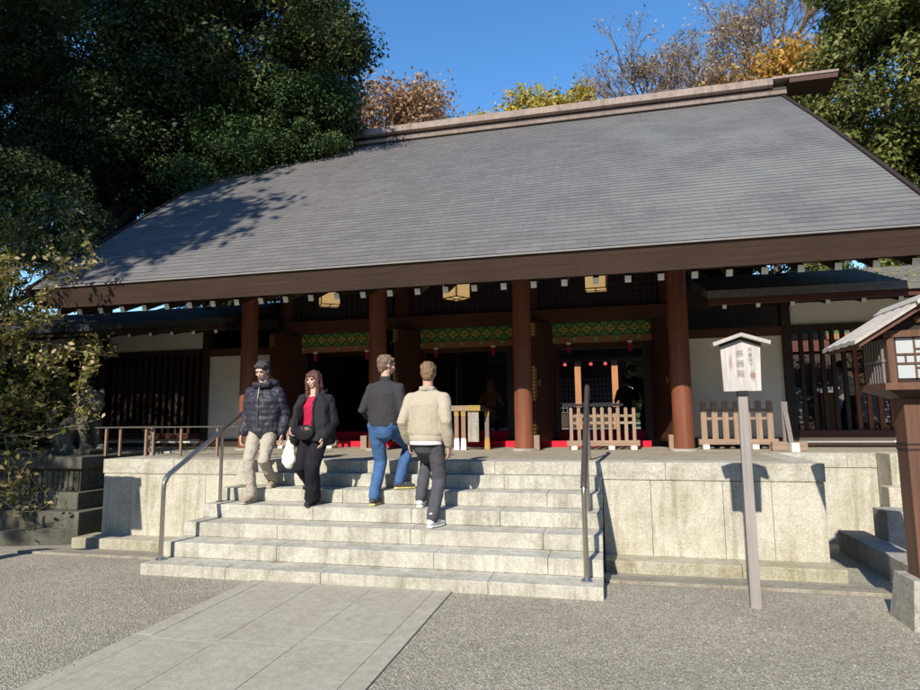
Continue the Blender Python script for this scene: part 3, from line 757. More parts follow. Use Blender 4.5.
# low barrier at left of the terrace
t = thing('low_barrier', 'low wooden post barrier with a flat pale rail at the left end of the terrace', 'barrier', (-6.5, 8.08, ZP))
for x, y, w in ((-7.57, 8.06, .034), (-7.33, 8.08, .032), (-6.88, 8.10, .036), (-6.80, 8.16, .03), (-6.28, 8.12, .032), (-5.67, 8.14, .032), (-5.12, 8.16, .032), (-7.66, 9.1, .04), (-7.45, 8.9, .04)):
    put(MB().box(x-w/2, x+w/2, y-w/2, y+w/2, ZP, 1.475), 'post', 'wood_tan' if y < 8.2 else 'wood_grey', t)
put(MB().bar((-7.75, 8.05, 1.485), (-5.0, 8.17, 1.485), .07, .018), 'flat_rail', 'steel', t)
put(MB().bar((-7.72, 8.05, 1.485), (-7.62, 9.2, 1.485), .06, .016), 'flat_rail', 'steel', t)
# ------------------------------------------------------------------ signboard on a post
t = thing('signboard', 'weathered grey signboard with little gable roof and ink writing on a tall post', 'signboard', (1.135, 5.692, 0))
put(MB().taper((0, 0), .042, .024, .038, .022, -.02, 1.745), 'post', 'wood_post', t, bevel=.004, world=False)
put(MB().box(-.042, .042, -.03, .03, 1.745, 1.79), 'bracket', 'black', t, world=False)
o = put(MB().prism([(-.148, -.205), (.150, -.205), (.163, .198), (.005, .252), (-.158, .198)], -.014, .014, 'y'), 'board', 'sign', t, bevel=.002, world=False); recalc(o)
o.location = (0, -.005, 1.992)
mb = MB(); mb.prism([(-.22, .19), (0.005, .268), (.0055, .300), (-.228, .222)], -.085, .075, 'y'); mb.prism([(.0065, .300), (.0065, .268), (.228, .19), (.236, .222)], -.085, .075, 'y')
o = put(mb, 'sign_roof', 'wood_silver', t, bevel=.002, world=False); recalc(o); o.location = (0, 0, 1.985)
put(MB().prism([(-.163, .183), (.005, .241), (.168, .183), (.168, .203), (.005, .261), (-.163, .203)], -.03, .012, 'y'), 'roof_batten', 'black', t, world=False).location = (0, 0, 1.99)
def text(body, size, x, z, parent, y=-.021, col='ink'):
    cu = bpy.data.curves.new('lettering', 'FONT'); cu.body = body; cu.size = size; cu.align_x = 'CENTER'; cu.extrude = .0003; cu.resolution_u = 3
    o = bpy.data.objects.new('lettering', cu); COL.objects.link(o); o.parent = parent
    me = bpy.data.meshes.new_from_object(o); bpy.data.objects.remove(o); o = bpy.data.objects.new('lettering', me); COL.objects.link(o); o.parent = parent
    o.location = (x, y, z); o.rotation_euler = (PI/2, 0, 0); me.materials.clear(); me.materials.append(M[col]); return o
M['ink'] = flat('ink', (.22, .19, .18), .8)
M['ink_red'] = flat('ink_red', (.30, .09, .06), .8)
for k, ch in enumerate('天皇陛下'): text(ch, .040, .078, 2.125-.043*k, t)
for k, ch in enumerate('祭器殿'): text(ch, .066, -.005, 2.085-.087*k, t)
text('印', .05, .09, 1.90, t, col='ink_red')
# ------------------------------------------------------------------ picket barriers
def barrier(label, x0, y0, ang, L, n, zb, ztop, rails, pw, back=False, feet=((.06, .92)), tilt=0):
    t = thing('picket_barrier', label, 'barrier', (x0, y0, ZP), 'wooden picket barriers', ang)
    put(MB().box(-.05, L+.05, -.055, .055, zb, zb+.085), 'base_beam', 'wood_palex', t, bevel=.004, world=False)
    for i in range(n):
        x = pw/2+(L-pw)*i/(n-1)
        mb = MB(); mb.add([(x-pw/2,-.016,zb+.085),(x+pw/2,-.016,zb+.085),(x+pw/2,.016,zb+.085),(x-pw/2,.016,zb+.085),
                           (x-pw/2,-.016,ztop-.02),(x+pw/2,-.016,ztop-.02),(x+pw/2,.016,ztop-.02),(x-pw/2,.016,ztop-.02),(x-pw*.2,-.016,ztop),(x+pw*.2,-.016,ztop),(x+pw*.2,.016,ztop),(x-pw*.2,.016,ztop)],
                          [(0,3,2,1),(0,1,5,4),(1,2,6,5),(2,3,7,6),(3,0,4,7),(8,9,10,11),(4,5,9,8),(5,6,10,9),(6,7,11,10),(7,4,8,11)])
        put(mb, 'picket', 'wood_pale', t, world=False)
    for z in rails: put(MB().box(.0, L, .017, .045, z-.02, z+.02), 'cross_rail', 'wood_palex', t, world=False)
    for u in feet:
        put(MB().box(L*u-.045, L*u+.045, -.13, .13, 0, zb), 'foot', 'white_p', t, bevel=.003, world=False)
    return t
barrier('short pale picket barrier in the middle of the right bay over the red carpet', -.60, 10.12, .10, 1.04, 9, .055, .67, (.53, .42), .052, feet=(.06, .62, .95))
barrier('pale picket barrier in the left bay half hidden behind the descending couple', -5.95, 10.45, .0, 1.1, 9, .055, .67, (.53, .42), .052, feet=(.06, .95))
barrier('wide picket barrier in front of the white panel, its top half in shade', 1.43, 10.33, .03, 1.05, 7, .07, .745, (.60, .47), .085, feet=(.04, .72, .98))
# props stand with a leaning post
t = thing('barrier_stand', 'grey upright post with slanting brace right of the wide barrier', 'barrier post', (2.57, 9.9, ZP))
put(MB().box(2.33, 2.80, 9.86, 9.97, ZP, ZP+.13), 'base_beam', 'wood_palex', t, bevel=.005)
put(MB().box(2.50, 2.585, 9.93, 9.99, ZP+.13, 1.76), 'upright', 'wood_grey', t, bevel=.003)
put(MB().bar((2.55, 9.72, ZP+.1), (2.55, 9.92, 1.60), .06, .03), 'brace', 'wood_grey', t)
put(MB().box(2.52, 2.62, 9.60, 9.8, ZP, ZP+.12), 'foot', 'white_p', t, bevel=.003)
for x, lab in ((-1.125, 'small pale wooden block beside the foot of the column right of the entrance stand'), (.955, 'small pale wooden block beside the column at the right bay\'s end'), (-4.07, 'small pale wooden block partly hidden behind the man in blue jeans')):
    tagit(put(MB().box(x-.055, x+.055, 9.9, 10.02, ZP, 1.285), 'wooden_block', 'wood_pale', origin=(x, 9.96, ZP), bevel=.004), lab, 'wooden block', 'wooden blocks at the column feet')
# document stand with gilt corners
t = thing('offering_stand', 'wooden stand with gilt corners, grey front panel and legs with painted white glare', 'stand', (-2.4, 10.1, ZP))
put(MB().box(-3.05, -2.04, 9.92, 10.42, 1.685, 1.775), 'top', 'wood_palex', t, bevel=.005)
put(MB().box(-2.24, -2.03, 9.915, 9.925, 1.686, 1.774), 'corner_fitting', 'gold', t)
put(MB().box(-2.245, -2.065, 9.95, 9.975, 1.18, 1.68), 'front_panel', 'granite_grey', t)
for x, y in ((-2.44, 9.97), (-2.32, 9.96), (-3.0, 9.97), (-3.0, 10.38), (-1.97, 10.2)):
    lg = put(MB().box(x-.035, x+.035, y-.03, y+.03, ZP+.02, 1.684), 'leg', 'wood_tan' if x < -2 else 'wood_grey', t)
    put(MB().taper((x, y), .044, .038, .037, .032, ZP, ZP+.19), 'leg_end', 'white_p' if x < -2 else 'gold', lg)  # white leg ends are sun glare put into the colour; one is gilt
    put(MB().box(x-.038, x+.038, y-.034, y+.034, 1.60, 1.68), 'leg_fitting', 'gold', lg)
put(MB().bar((-2.06, 10.0, 1.70), (-1.93, 10.3, 1.70), .09, .06), 'side_rail', 'wood_dark', t)
# long plank table behind the barrier
t = thing('plank_table', 'narrow table with a pale plank top behind the short picket barrier', 'table', (-.25, 11.0, ZP))
put(MB().box(-.74, .27, 10.86, 11.03, 1.745, 1.79), 'top', 'wood_silver', t, bevel=.003)
put(MB().box(-.66, .20, 10.9, 11.0, 1.62, 1.733), 'apron', 'wood_dark', t)
for x in (-.64, .17): put(MB().box(x-.025, x+.025, 10.92, 10.98, ZP+.013, 1.62), 'leg', 'wood_dark', t)
# ------------------------------------------------------------------ wooden garden lamps
def lamp(x, y, label, rot=0):
    t = thing('wooden_lamp', label, 'garden lamp', (x, y, 0), 'wooden lantern posts flanking the stairs', rot)
    P = lambda mb, n, m, par=t, **k: put(mb, n, m, par, world=False, **k)
    P(MB().taper((0, 0), .215, .215, .165, .165, -.05, .35), 'stone_base', 'granite_grey', bevel=.006)
    po = P(MB().box(-.095, .095, -.095, .095, .35, 1.70), 'post', 'wood_lamp', bevel=.004)
    P(MB().box(-.098, .098, -.098, .098, 1.30, 1.315).box(-.098, .098, -.098, .098, 1.34, 1.355), 'post_band', 'wood_dark', po)
    P(MB().taper((0, 0), .11, .11, .24, .23, 1.70, 1.76), 'bracket', 'wood_dark')
    P(MB().box(-.27, .27, -.255, .255, 1.761, 1.815), 'tray', 'wood_lamp', bevel=.004)
    bd = P(MB().box(-.20, .20, -.19, .19, 1.816, 2.20), 'lamp_box', 'wood_dark')
    for s in (-1, 1):
        P(MB().box(-.155, .155, s*.196-.004, s*.196+.004, 1.85, 2.16), 'paper_window', 'paper', bd)
        P(MB().box(s*.206-.004, s*.206+.004, -.145, .145, 1.85, 2.16), 'paper_window', 'paper', bd)
        mb = MB()
        for u in (-.035, .035): mb.box(u-.006, u+.006, s*.205-.006, s*.205+.006, 1.85, 2.16); mb.box(-.155, .155, s*.207-.006, s*.207+.006, 2.0+u-.006, 2.0+u+.006)
        for z in (1.93, 2.075): mb.box(-.035, .035, s*.207-.005, s*.207+.005, z-.005, z+.005)
        for u in (-.1, .1): mb.box(u-.005, u+.005, s*.207-.005, s*.207+.005, 1.965, 2.035)
        P(mb, 'window_bars', 'wood_lamp', bd)
        mb = MB()
        for k in range(7): v = -.15+.05*k; mb.box(s*.235-.008, s*.235+.008, v-.011, v+.011, 1.82, 2.16)
        mb.box(s*.235-.012, s*.235+.012, -.17, .17, 1.98, 2.0)
        P(mb, 'side_slats', 'wood_grey', bd)
    for a in (-1, 1):
        for b_ in (-1, 1): P(MB().box(a*.20-.025, a*.20+.025, b_*.20-.025, b_*.20+.025, 1.816, 2.2), 'corner_post', 'wood_lamp')
    P(MB().box(-.24, .24, -.235, -.205, 2.165, 2.215), 'top_beam', 'wood_lamp')
    P(MB().box(-.24, .24, .205, .235, 2.165, 2.215), 'top_beam', 'wood_lamp')
    o = P(MB().prism([(-.26, 2.18), (0, 2.37), (.26, 2.18)], -.20, .20, 'y'), 'gable', 'wood_dark'); recalc(o)
    P(MB().lathe((0, 0, 0), [(.03, 0), (.035, .02), (.02, .03)], 6), 'gable_boss', 'wood_lamp').matrix_local = Matrix.Translation((0, -.205, 2.30)) @ Matrix.Rotation(PI/2, 4, 'X')
    for s in (-1, 1):
        mb = MB()
        sl = .63
        for k in range(9):
            u0 = -.36+.08*k
            zz = .006 if k % 2 else 0
            q = [(0.0, 2.415+zz), (s*.49, 2.415-.49*sl+zz), (s*.49, 2.445-.49*sl+zz), (0.0, 2.445+zz)]
            mb.prism(q, u0+.001, u0+.079, 'y')
        o = P(mb, 'roof_boards', 'wood_silver'); recalc(o)
        mb = MB(); mb.prism([(0.0, 2.37), (s*.45, 2.37-.45*sl), (s*.45, 2.413-.45*sl), (0.0, 2.413)], -.33, .33, 'y')
        o = P(mb, 'roof_underside', 'wood_lamp'); recalc(o)
    P(MB().prism([(-.07, 2.415), (0, 2.475), (.07, 2.415), (.06, 2.39), (0, 2.43), (-.06, 2.39)], -.39, .39, 'y'), 'ridge_board', 'wood_silver')
    return t
lamp(2.33, 5.52, 'wooden lamp on a red brown post and stone base at the right edge')
lamp(-7.20, 5.10, 'wooden lamp just beyond the left edge whose shadow lies on the retaining wall', PI/2)
# ------------------------------------------------------------------ stone lion on its pedestal
t = thing('lion_pedestal', 'tiered mossy stone pedestal in shade left of the terrace', 'pedestal', (-8.5, 8.35, -.137))
for (a, b_, z0, z1, n) in ((1.15, .95, -.2, .30, 'base_tier'), (.95, .78, .30, .55, 'base_tier'), (.82, .62, .55, .88, 'ribbed_tier'), (.9, .70, .88, 1.06, 'top_slab')):
    mb = MB().box(-8.5-a, -8.5+a, 8.35-b_, 8.35+b_, z0+.003, z1)
    if n == 'ribbed_tier':
        mb = MB().box(-8.5-a, -8.5+a, 8.35-b_, 8.35+b_, z0+.003, z1-.001)
        for k in range(17): x = -8.5-a+2*a*(k+.5)/17; mb.box(x-.03, x+.03, 8.35-b_-.02, 8.35-b_-.0005, z0+.03, z1-.03)
    put(mb, n, 'old_stone', t, bevel=.012)
def blob(mb, name, mat, parent, voxel=.008, smooth_it=3, disp=0, dscale=.1, world=False, label=None, origin=None):
    o = put(mb, name, mat, parent, world=world, origin=origin, label=label)
    r = o.modifiers.new('remesh', 'REMESH'); r.mode = 'VOXEL'; r.voxel_size = voxel; r.use_smooth_shade = True
    if smooth_it:
        s = o.modifiers.new('smooth', 'SMOOTH'); s.factor = .5; s.iterations = smooth_it
    if disp:
        tx = bpy.data.textures.new(name+'_folds', 'CLOUDS'); tx.noise_scale = dscale; tx.noise_depth = 3
        d_ = o.modifiers.new('folds', 'DISPLACE'); d_.texture = tx; d_.strength = disp; d_.mid_level = .5; d_.texture_coords = 'LOCAL'
    return o
lion = MB(); c = Vector((-8.40, 8.35, 1.06))
def LP(*a): return c+Vector(a)
lion.box(c.x-.48, c.x+.48, c.y-.24, c.y+.24, 1.06, 1.14)
lion.etube([LP(-.32, 0, .26), LP(-.12, 0, .42), LP(.12, 0, .62)], [(.17, .19), (.18, .19), (.16, .17)], (0, 1, 0))
lion.ell(LP(-.28, 0, .26), (.2, .21, .2))
lion.ell(LP(.22, 0, .86), (.19, .18, .19)); lion.ell(LP(.36, -.02, .80), (.13, .11, .09)); lion.ell(LP(.34, -.02, .72), (.10, .09, .05))
lion.ell(LP(.30, -.13, .98), (.05, .03, .07)); lion.ell(LP(.30, .13, .98), (.05, .03, .07))
for s in (-1, 1):
    lion.etube([LP(.16, s*.11, .52), LP(.24, s*.12, .3), LP(.25, s*.12, .12)], [.08, .06, .06]); lion.ell(LP(.31, s*.12, .11), (.11, .07, .05))
    lion.ell(LP(-.12, s*.15, .22), (.19, .1, .15)); lion.ell(LP(.02, s*.17, .11), (.12, .07, .05))
for k in range(26):
    a = k*2.4; lion.ell(LP(.12+.02*math.sin(k), .17*math.cos(a), .80+.17*math.sin(a)), (.055, .055, .055))
lion.etube([LP(-.42, 0, .3), LP(-.52, 0, .5), LP(-.44, 0, .74)], [.07, .10, .05])
lo = blob(lion, 'stone_lion', 'old_stone', None, .018, 2, .03, .07, origin=(-8.40, 8.35, 1.06))
tagit(lo, 'seated weathered stone guardian lion on the shaded pedestal behind autumn twigs', 'statue')
mb = MB()
for k in range(12): mb.box(-9.55+.18*k-.02, -9.55+.18*k+.02, 9.0, 9.04, ZP-1.1, 1.9)
# ------------------------------------------------------------------ inner hall seen through the gate
hall = thing('inner_hall', 'sunlit timber hall seen across the court through the right bay', 'shrine hall', (-1.5, 25, ZP))
for x in (-8.6, -6.2, -3.35, -1.09, .35, 3.2, 6):
    put(MB().box(x-.12, x+.12, 24.9, 25.14, .3, 3.75), 'column', 'wood_orange', hall, bevel=.01)
put(MB().box(-11, 8, 24.92, 25.12, 3.75, 3.86), 'beam', 'wood_redx', hall)
for x0, x1 in ((-4.8, -4.2), (-4.1, -3.5), (-3.2, -2.6), (-2.5, -1.9), (-1.72, -1.17), (-1.0, -.42), (-.36, .22), (.5, 1.1)):
    put(MB().box(x0, x1, 25.0, 25.03, 3.87, 4.16), 'paper_panel', 'plaster', hall)
put(MB().box(-11, 8, 24.95, 25.1, 4.16, 4.5), 'upper_beam', 'wood_redx', hall)
put(MB().box(-11, .9, 27.5, 27.6, .3, 4.5), 'back_wall', 'wood_dark', hall)
put(MB().box(2.6, 12, 19.0, 19.1, ZP, 3.3), 'side_screen', 'wood_dark', hall)
put(MB().box(2.6, 12, 18.9, 19.0, 3.3, 3.7), 'side_beam', 'wood_redx', hall)
for x in (3.2, 4.4, 5.6, 6.8): put(MB().box(x, x+1.0, 18.94, 18.98, 1.3, 2.3), 'pale_screen', flat('grey_screen', (.16, .16, .15), .8), hall)
mb = MB()
for k in range(15): mb.box(-2.0+.16*k-.015, -2.0+.16*k+.015, 26.95, 27.0, 1.4, 3.2)
for k in range(9): mb.box(-2.05, .3, 26.9, 26.94, 1.5+.2*k-.015, 1.5+.2*k+.015)
put(mb, 'lattice_screen', flat('screen', (.10, .11, .13), .6), hall)
put(MB().box(-11, 1, 26.2, 26.3, 1.1, 1.6), 'rail_panel', 'wood_dark', hall)
o = put(MB().prism([(23.6, 4.45), (23.6, 4.62), (28, 7.2), (33, 4.6), (33, 4.45), (28, 6.9)], -12, 1.6, 'x'), 'roof', 'copper_dark', hall); recalc(o)
for x, n_ in ((-1.55, 'left'), (-.55, 'middle'), (.0, 'right')):
    t = thing('red_lantern', 'tiny red lantern hanging before the inner hall, %s of three' % n_, 'lantern', (x, 24.4, 3.5), 'red lanterns before the inner hall')
    put(MB().ell((x, 24.4, 3.56), (.07, .07, .06)), 'shade', emis('lantern_red', (.8, .06, .08), (1, .1, .12), .25), t, smooth=True)
    put(MB().box(x-.06, x+.06, 24.34, 24.46, 3.62, 3.65), 'cap', 'black', t)
# ------------------------------------------------------------------ foliage
def leafmesh(name, mat, P, Nn, size, aspect=.5, parent=None, origin=(0,0,0), jitter=.35):
    n = len(P); sz = size*(1+jitter*(RNG.random(n)-.5)*2)
    a = np.cross(Nn, RNG.normal(size=(n, 3))); a /= np.linalg.norm(a, axis=1)[:, None]+1e-9
    b_ = np.cross(Nn, a); a = a*sz[:, None]*.5; b_ = b_*(sz*aspect)[:, None]*.5
    fold = Nn*(sz*.08)[:, None]
    V = np.stack([P-a, P-b_+fold, P+a, P+b_+fold], 1).reshape(-1, 3)-np.array(origin)
    me = bpy.data.meshes.new(name); me.vertices.add(4*n); me.vertices.foreach_set('co', V.astype(np.float32).ravel())
    me.loops.add(4*n); me.loops.foreach_set('vertex_index', np.arange(4*n, dtype=np.int32))
    me.polygons.add(n); me.polygons.foreach_set('loop_start', np.arange(0, 4*n, 4, dtype=np.int32)); me.polygons.foreach_set('loop_total', np.full(n, 4, dtype=np.int32))
    me.update(); at = me.attributes.new('rnd', 'FLOAT', 'FACE')
    return me, at, n
def leaves(name, mat, P, Nn, size, rnd, parent=None, aspect=.5):
    org = wloc(parent) if parent is not None else Vector((0,0,0))
    me, at, n = leafmesh(name, mat, P, Nn, size, aspect, origin=tuple(org))
    at.data.foreach_set('value', np.clip(rnd, 0, 1).astype(np.float32)); me.materials.append(M[mat])
    o = bpy.data.objects.new(name, me); COL.objects.link(o)
    if parent is not None: o.parent = parent
    return o
def clumps(env, n_cl, per, rc, shell=.55, down=.0):
    """clumps of leaves spread over the envelope ellipsoids; returns points, normals, random"""
    Ps, Ns, Rs = [], [], []
    w = np.array([e[1][0]*e[1][1]+e[1][1]*e[1][2]+e[1][0]*e[1][2] for e in env]); w = w/w.sum()
    for _ in range(n_cl):
        e = env[RNG.choice(len(env), p=w)]; d_ = RNG.normal(size=3); d_ /= np.linalg.norm(d_)
        rr = shell+(1-shell)*RNG.random()**.6
        cc = np.array(e[0])+d_*np.array(e[1])*rr
        r = rc*(.6+.8*RNG.random()); m_ = int(per*(r/rc)**2*(.7+.6*RNG.random()))
        q = RNG.normal(size=(m_, 3)); q /= np.linalg.norm(q, axis=1)[:, None]
        rad = (RNG.random(m_)**.45)[:, None]
        P = cc+q*rad*np.array([r, r, r*.62])+np.array([0, 0, down*r])*(rad**2)
        nn = q*.7+RNG.normal(size=(m_, 3))*.45+np.array([0, 0, .45]); nn /= np.linalg.norm(nn, axis=1)[:, None]
        Ps.append(P); Ns.append(nn); Rs.append(np.clip(.5*RNG.random()+RNG.random(m_)*.6-.05, 0, 1))
    return np.concatenate(Ps), np.concatenate(Ns), np.concatenate(Rs)
def limb(mb, p0, p1, r0, r1, wig=.3, n=6, sides=7):
    p0, p1 = Vector(p0), Vector(p1); L = (p1-p0).length; pts = []
    for i in range(n+1):
        t = i/n; pts.append(p0.lerp(p1, t)+Vector([random.uniform(-1, 1)*wig*L*.12*math.sin(PI*t) for _ in range(3)])+Vector((0,0,L*.06*math.sin(PI*t))))
    mb.tube(pts, [r0+(r1-r0)*i/n for i in range(n+1)], sides); return pts
def tree(label, base, r, height, env, n_cl, per, rc, size, mat, group=None, cat='tree', bark='bark', limbs=None, name='evergreen_tree', lean=(0,0), shell=.55, aspect=.5):
    t = thing(name, label, cat, base, group)
    mb = MB(); top = (base[0]+lean[0], base[1]+lean[1], base[2]+height)
    pts = limb(mb, base, top, r, r*.45, .4, 8, 10)
    put(mb, 'trunk', bark, t, smooth=True)
    mb = MB()
    for e in env:
        if e[1][0] < .95: continue
        for k in range(limbs or 4):
            s = pts[random.randint(len(pts)//2, len(pts)-1)]
            q = Vector(e[0])+Vector([random.uniform(-.75, .75)*e[1][i] for i in range(3)])
            w = limb(mb, s, q, r*.35, r*.07, .7, 6, 6)
            for j in range(3):
                s2 = w[random.randint(2, 5)]; q2 = s2.lerp(Vector(e[0])+Vector([random.uniform(-.7, .7)*e[1][i] for i in range(3)]), .6); limb(mb, s2, q2, r*.12, r*.03, .7, 5, 5)
    put(mb, 'branches', bark, t, smooth=True)
    P, Nn, Rr = clumps(env, n_cl, per, rc, shell)
    leaves('crown', mat, P, Nn, size, Rr, t, aspect)
    return t
# great camphor overhanging the left end of the roof
tree('huge dark evergreen overhanging the left end of the shingled roof', (-13.2, 13.5, 0), .55, 8.5,
     [((-13.5, 13.3, 12.5), (4.6, 2.6, 3.6)), ((-8.6, 13.0, 11.6), (3.0, 2.2, 3.2)), ((-17.5, 13, 11), (3.0, 2.5, 4.2)), ((-10.6, 13.0, 8.8), (2.2, 1.8, 1.6)), ((-13.2, 13.4, 8.4), (2.5, 1.6, 1.6)), ((-10.8, 12.2, 11.0), (2.6, 1.0, 2.6)), ((-9.3, 12.9, 7.9), (1.2, .7, .6)), ((-6.4, 13.6, 10.6), (1.3, 1.3, 1.0)), ((-7.3, 13.0, 14.5), (3.0, 2.2, 2.4)), ((-5.95, 10.7, 10.2), (.8, .7, .55))],
     900, 330, .66, .115, 'leaf_dark', name='camphor_tree', limbs=4, shell=.35)
tree('rounder mid green evergreen leaning over the roof edge before the great dark one', (-10.4, 14.6, 0), .26, 6.5,
     [((-8.6, 12.9, 8.5), (1.35, 1.1, 1.35)), ((-7.3, 12.8, 8.7), (1.0, 1.0, 1.25)), ((-6.3, 12.9, 8.9), (.75, .8, 1.0)), ((-7.8, 12.2, 7.75), (.9, .6, .45)), ((-6.6, 12.6, 8.15), (.9, .6, .4)), ((-8.9, 11.6, 7.0), (.7, .6, .4))], 200, 330, .42, .09, 'leaf_mid', name='evergreen_tree')
tree('low dark evergreen mass at the left edge beside the roof corner', (-13.5, 10.5, -.1), .2, 4.0,
     [((-12.3, 10.2, 6.0), (1.9, 1.2, 1.15)), ((-14.2, 10.2, 5.6), (2.0, 1.4, 1.9)), ((-10.5, 9.6, 5.35), (1.0, .8, .55)), ((-10.0, 15.5, 5.4), (3.4, .9, 2.0)), ((-7.6, 18.6, 5.6), (3.0, .9, 1.6))], 310, 300, .45, .08, 'leaf_dark', name='evergreen_tree')
tree('dark shrub filling the shade under the left wing\'s eave beside the lion', (-11.6, 9.3, -.1), .09, 1.8,
     [((-11.3, 9.6, 1.9), (1.5, .6, 1.2)), ((-13.3, 9.2, 2.6), (1.4, .8, 2.0))], 110, 200, .35, .07, 'leaf_dark', name='dark_shrub', cat='shrub')
# sunlit broadleaf at the right
tree('tall sunlit olive green broadleaf behind the right verge of the roof', (8.6, 19.5, 1), .42, 7.5,
     [((8.0, 18.3, 10.8), (2.5, 2.0, 2.6)), ((9.3, 18.3, 7.2), (2.6, 2.0, 2.4)), ((11.5, 18.5, 10), (3, 2.2, 4)), ((6.6, 18.6, 8.0), (1.5, 1.3, 1.6)), ((8.6, 18, 13.5), (2.4, 2, 1.8))],
     330, 330, .68, .15, 'leaf_olive', name='broadleaf_tree', limbs=6, shell=.6)
tree('green bushes glimpsed between the eave and the low right wing roof', (6.5, 15.5, 1), .12, 2.6,
     [((5.0, 15.5, 4.2), (1.7, .9, 1.0)), ((8.2, 16, 4.6), (2, 1, 1.6)), ((3.0, 16.8, 4.5), (1.2, .7, .8))], 150, 170, .4, .10, 'leaf_olive', name='broadleaf_shrub', cat='shrub')
tree('sunlit leafy tree seen through the gate beyond the inner hall', (3.4, 29, 1), .2, 2.8,
     [((2.6, 28, 3.2), (1.9, 1.2, 1.5)), ((4.6, 28, 3.8), (1.8, 1.3, 2))], 70, 200, .5, .13, 'leaf_olive', name='broadleaf_tree')
# far autumn trees beyond the ridge
def branchy(label, base, h, spread, mat, leaf_n, size, name, seed, r=.22, depth=6, bark='bark_pale', grp='autumn trees beyond the ridge', leafr=.35, crown_from=.55, first=8):
    random.seed(seed); t = thing(name, label, 'tree', base, grp); mb = MB(); tips = []
    tr = MB(); p = Vector(base); top = p+Vector((0, 0, h*crown_from)); limb(tr, p, top, r, r*.7, .3, 6, 8)
    put(tr, 'trunk', bark, t, smooth=True)
    def grow(p, d_, L, r_, dep):
        q = p+d_*L; mid = p.lerp(q, .5)+Vector([random.uniform(-.08, .08)*L for _ in range(3)])
        mb.tube([p, mid, q], [r_, r_*.85, r_*.68], 5 if dep > 2 else 3, caps=False)
        tips.append((q, dep))
        if dep == 0: return
        for k in range(3 if random.random() < .75 else 2):
            nd = (d_+Vector([random.gauss(0, 1) for _ in range(3)]).normalized()*spread+Vector((0,0,.06))).normalized()
            grow(p.lerp(q, random.uniform(.6, 1)), nd, L*random.uniform(.66, .86), r_*.62, dep-1)
    for k in range(first):
        a = 2*PI*k/first+random.uniform(-.3, .3); d_ = Vector((math.cos(a)*.75, math.sin(a)*.5, random.uniform(.7, 1.6))).normalized()
        grow(top-Vector((0,0,h*crown_from*random.uniform(0, .22))), d_, h*(1-crown_from)*random.uniform(.27, .36), r*.5, depth-1)
    put(mb, 'branches', bark, t)
    ends = [q for q, dd in tips if dd <= 1]
    if leaf_n:
        idx = RNG.integers(0, len(ends), leaf_n); E_ = np.array([tuple(e) for e in ends])[idx]
        P = E_+RNG.normal(size=(leaf_n, 3))*leafr*.5; Nn = RNG.normal(size=(leaf_n, 3)); Nn /= np.linalg.norm(Nn, axis=1)[:, None]
        leaves('crown', mat, P, Nn, size, RNG.random(leaf_n), t, .7)
    return t
branchy('nearly bare tree with thin grey branches above the middle right ridge', (3.2, 29, 1), 19.3, .62, 'leaf_tan', 5200, .12, 'bare_tree', 3, .24, 7, first=8, crown_from=.70)
branchy('bare tree with fine branches at the right of the sky beside the green crown', (8.6, 31, 1), 23.5, .62, 'leaf_tan', 5000, .12, 'bare_tree', 8, .24, 7, first=7, crown_from=.72)
branchy('smaller half bare tree with tan leaves left of the big bare crown', (.6, 30, 1), 17.6, .6, 'leaf_tan', 2600, .14, 'bare_tree', 21, .16, 5, first=6, crown_from=.78)
branchy('tree with pinkish brown leaves rising beside the dark evergreen', (-10.8, 29, 1), 18.0, .6, 'leaf_brown', 26000, .19, 'autumn_tree', 5, .25, 5, first=10, leafr=.75, crown_from=.62)
branchy('low brown leaved tree at the right foot of the pinkish brown crown', (-9.3, 29, 1), 15.8, .6, 'leaf_brown', 14000, .18, 'autumn_tree', 15, .2, 5, first=9, leafr=.7, crown_from=.72)
branchy('yellow leaved tree peeping over the middle of the ridge', (-1.9, 29.5, 1), 18.2, .55, 'leaf_yellow', 9000, .19, 'yellow_tree', 9, .2, 5, first=8, leafr=.55, crown_from=.78)
branchy('smaller yellow leaved tree left of the taller yellow one', (-4.6, 29, 1), 16.8, .55, 'leaf_yellow', 5200, .18, 'yellow_tree', 12, .2, 5, first=7, leafr=.45, crown_from=.8)
branchy('orange leaved tree right of the big bare crown', (7.4, 29, 1), 18.1, .55, 'leaf_orange', 15000, .19, 'orange_tree', 31, .2, 6, first=8, leafr=.7, crown_from=.74)
random.seed(5)
# tall trees standing outside the picture that throw the shade at the left
tree('tall evergreen outside the left of the picture shading the great dark one', (-17, -1, 0), .6, 13,
     [((-17.5, 0, 20), (5.0, 4.5, 6.5)), ((-11.7, .5, 20.0), (2.2, 2.5, 3.8)), ((-20, 4, 14), (4, 4, 6)), ((-15.2, 3.2, 13.6), (2.0, 2.6, 3.2)), ((-9.5, -1.5, 12.5), (1.7, 1.3, .35)), ((-10.6, -2.2, 12.4), (1.7, 1.2, .7)), ((-9.3, -.5, 13.1), (1.3, .9, .35)), ((-10.3, .9, 14.3), (1.5, 1.0, .6))], 520, 70, 1.0, .34, 'leaf_dark', name='shade_tree', shell=.1)
tree('tall evergreen outside the picture whose shade covers the stone lion', (-12.5, -3.5, 0), .3, 7,
     [((-12.2, -2.4, 8.1), (2.3, 1.8, 2.4)), ((-13.5, -1, 6.5), (2.2, 2, 2.2)), ((-11.0, 1.8, 7.0), (.9, 1.0, 1.0))], 230, 70, .7, .2, 'leaf_dark', name='shade_tree', shell=.1)
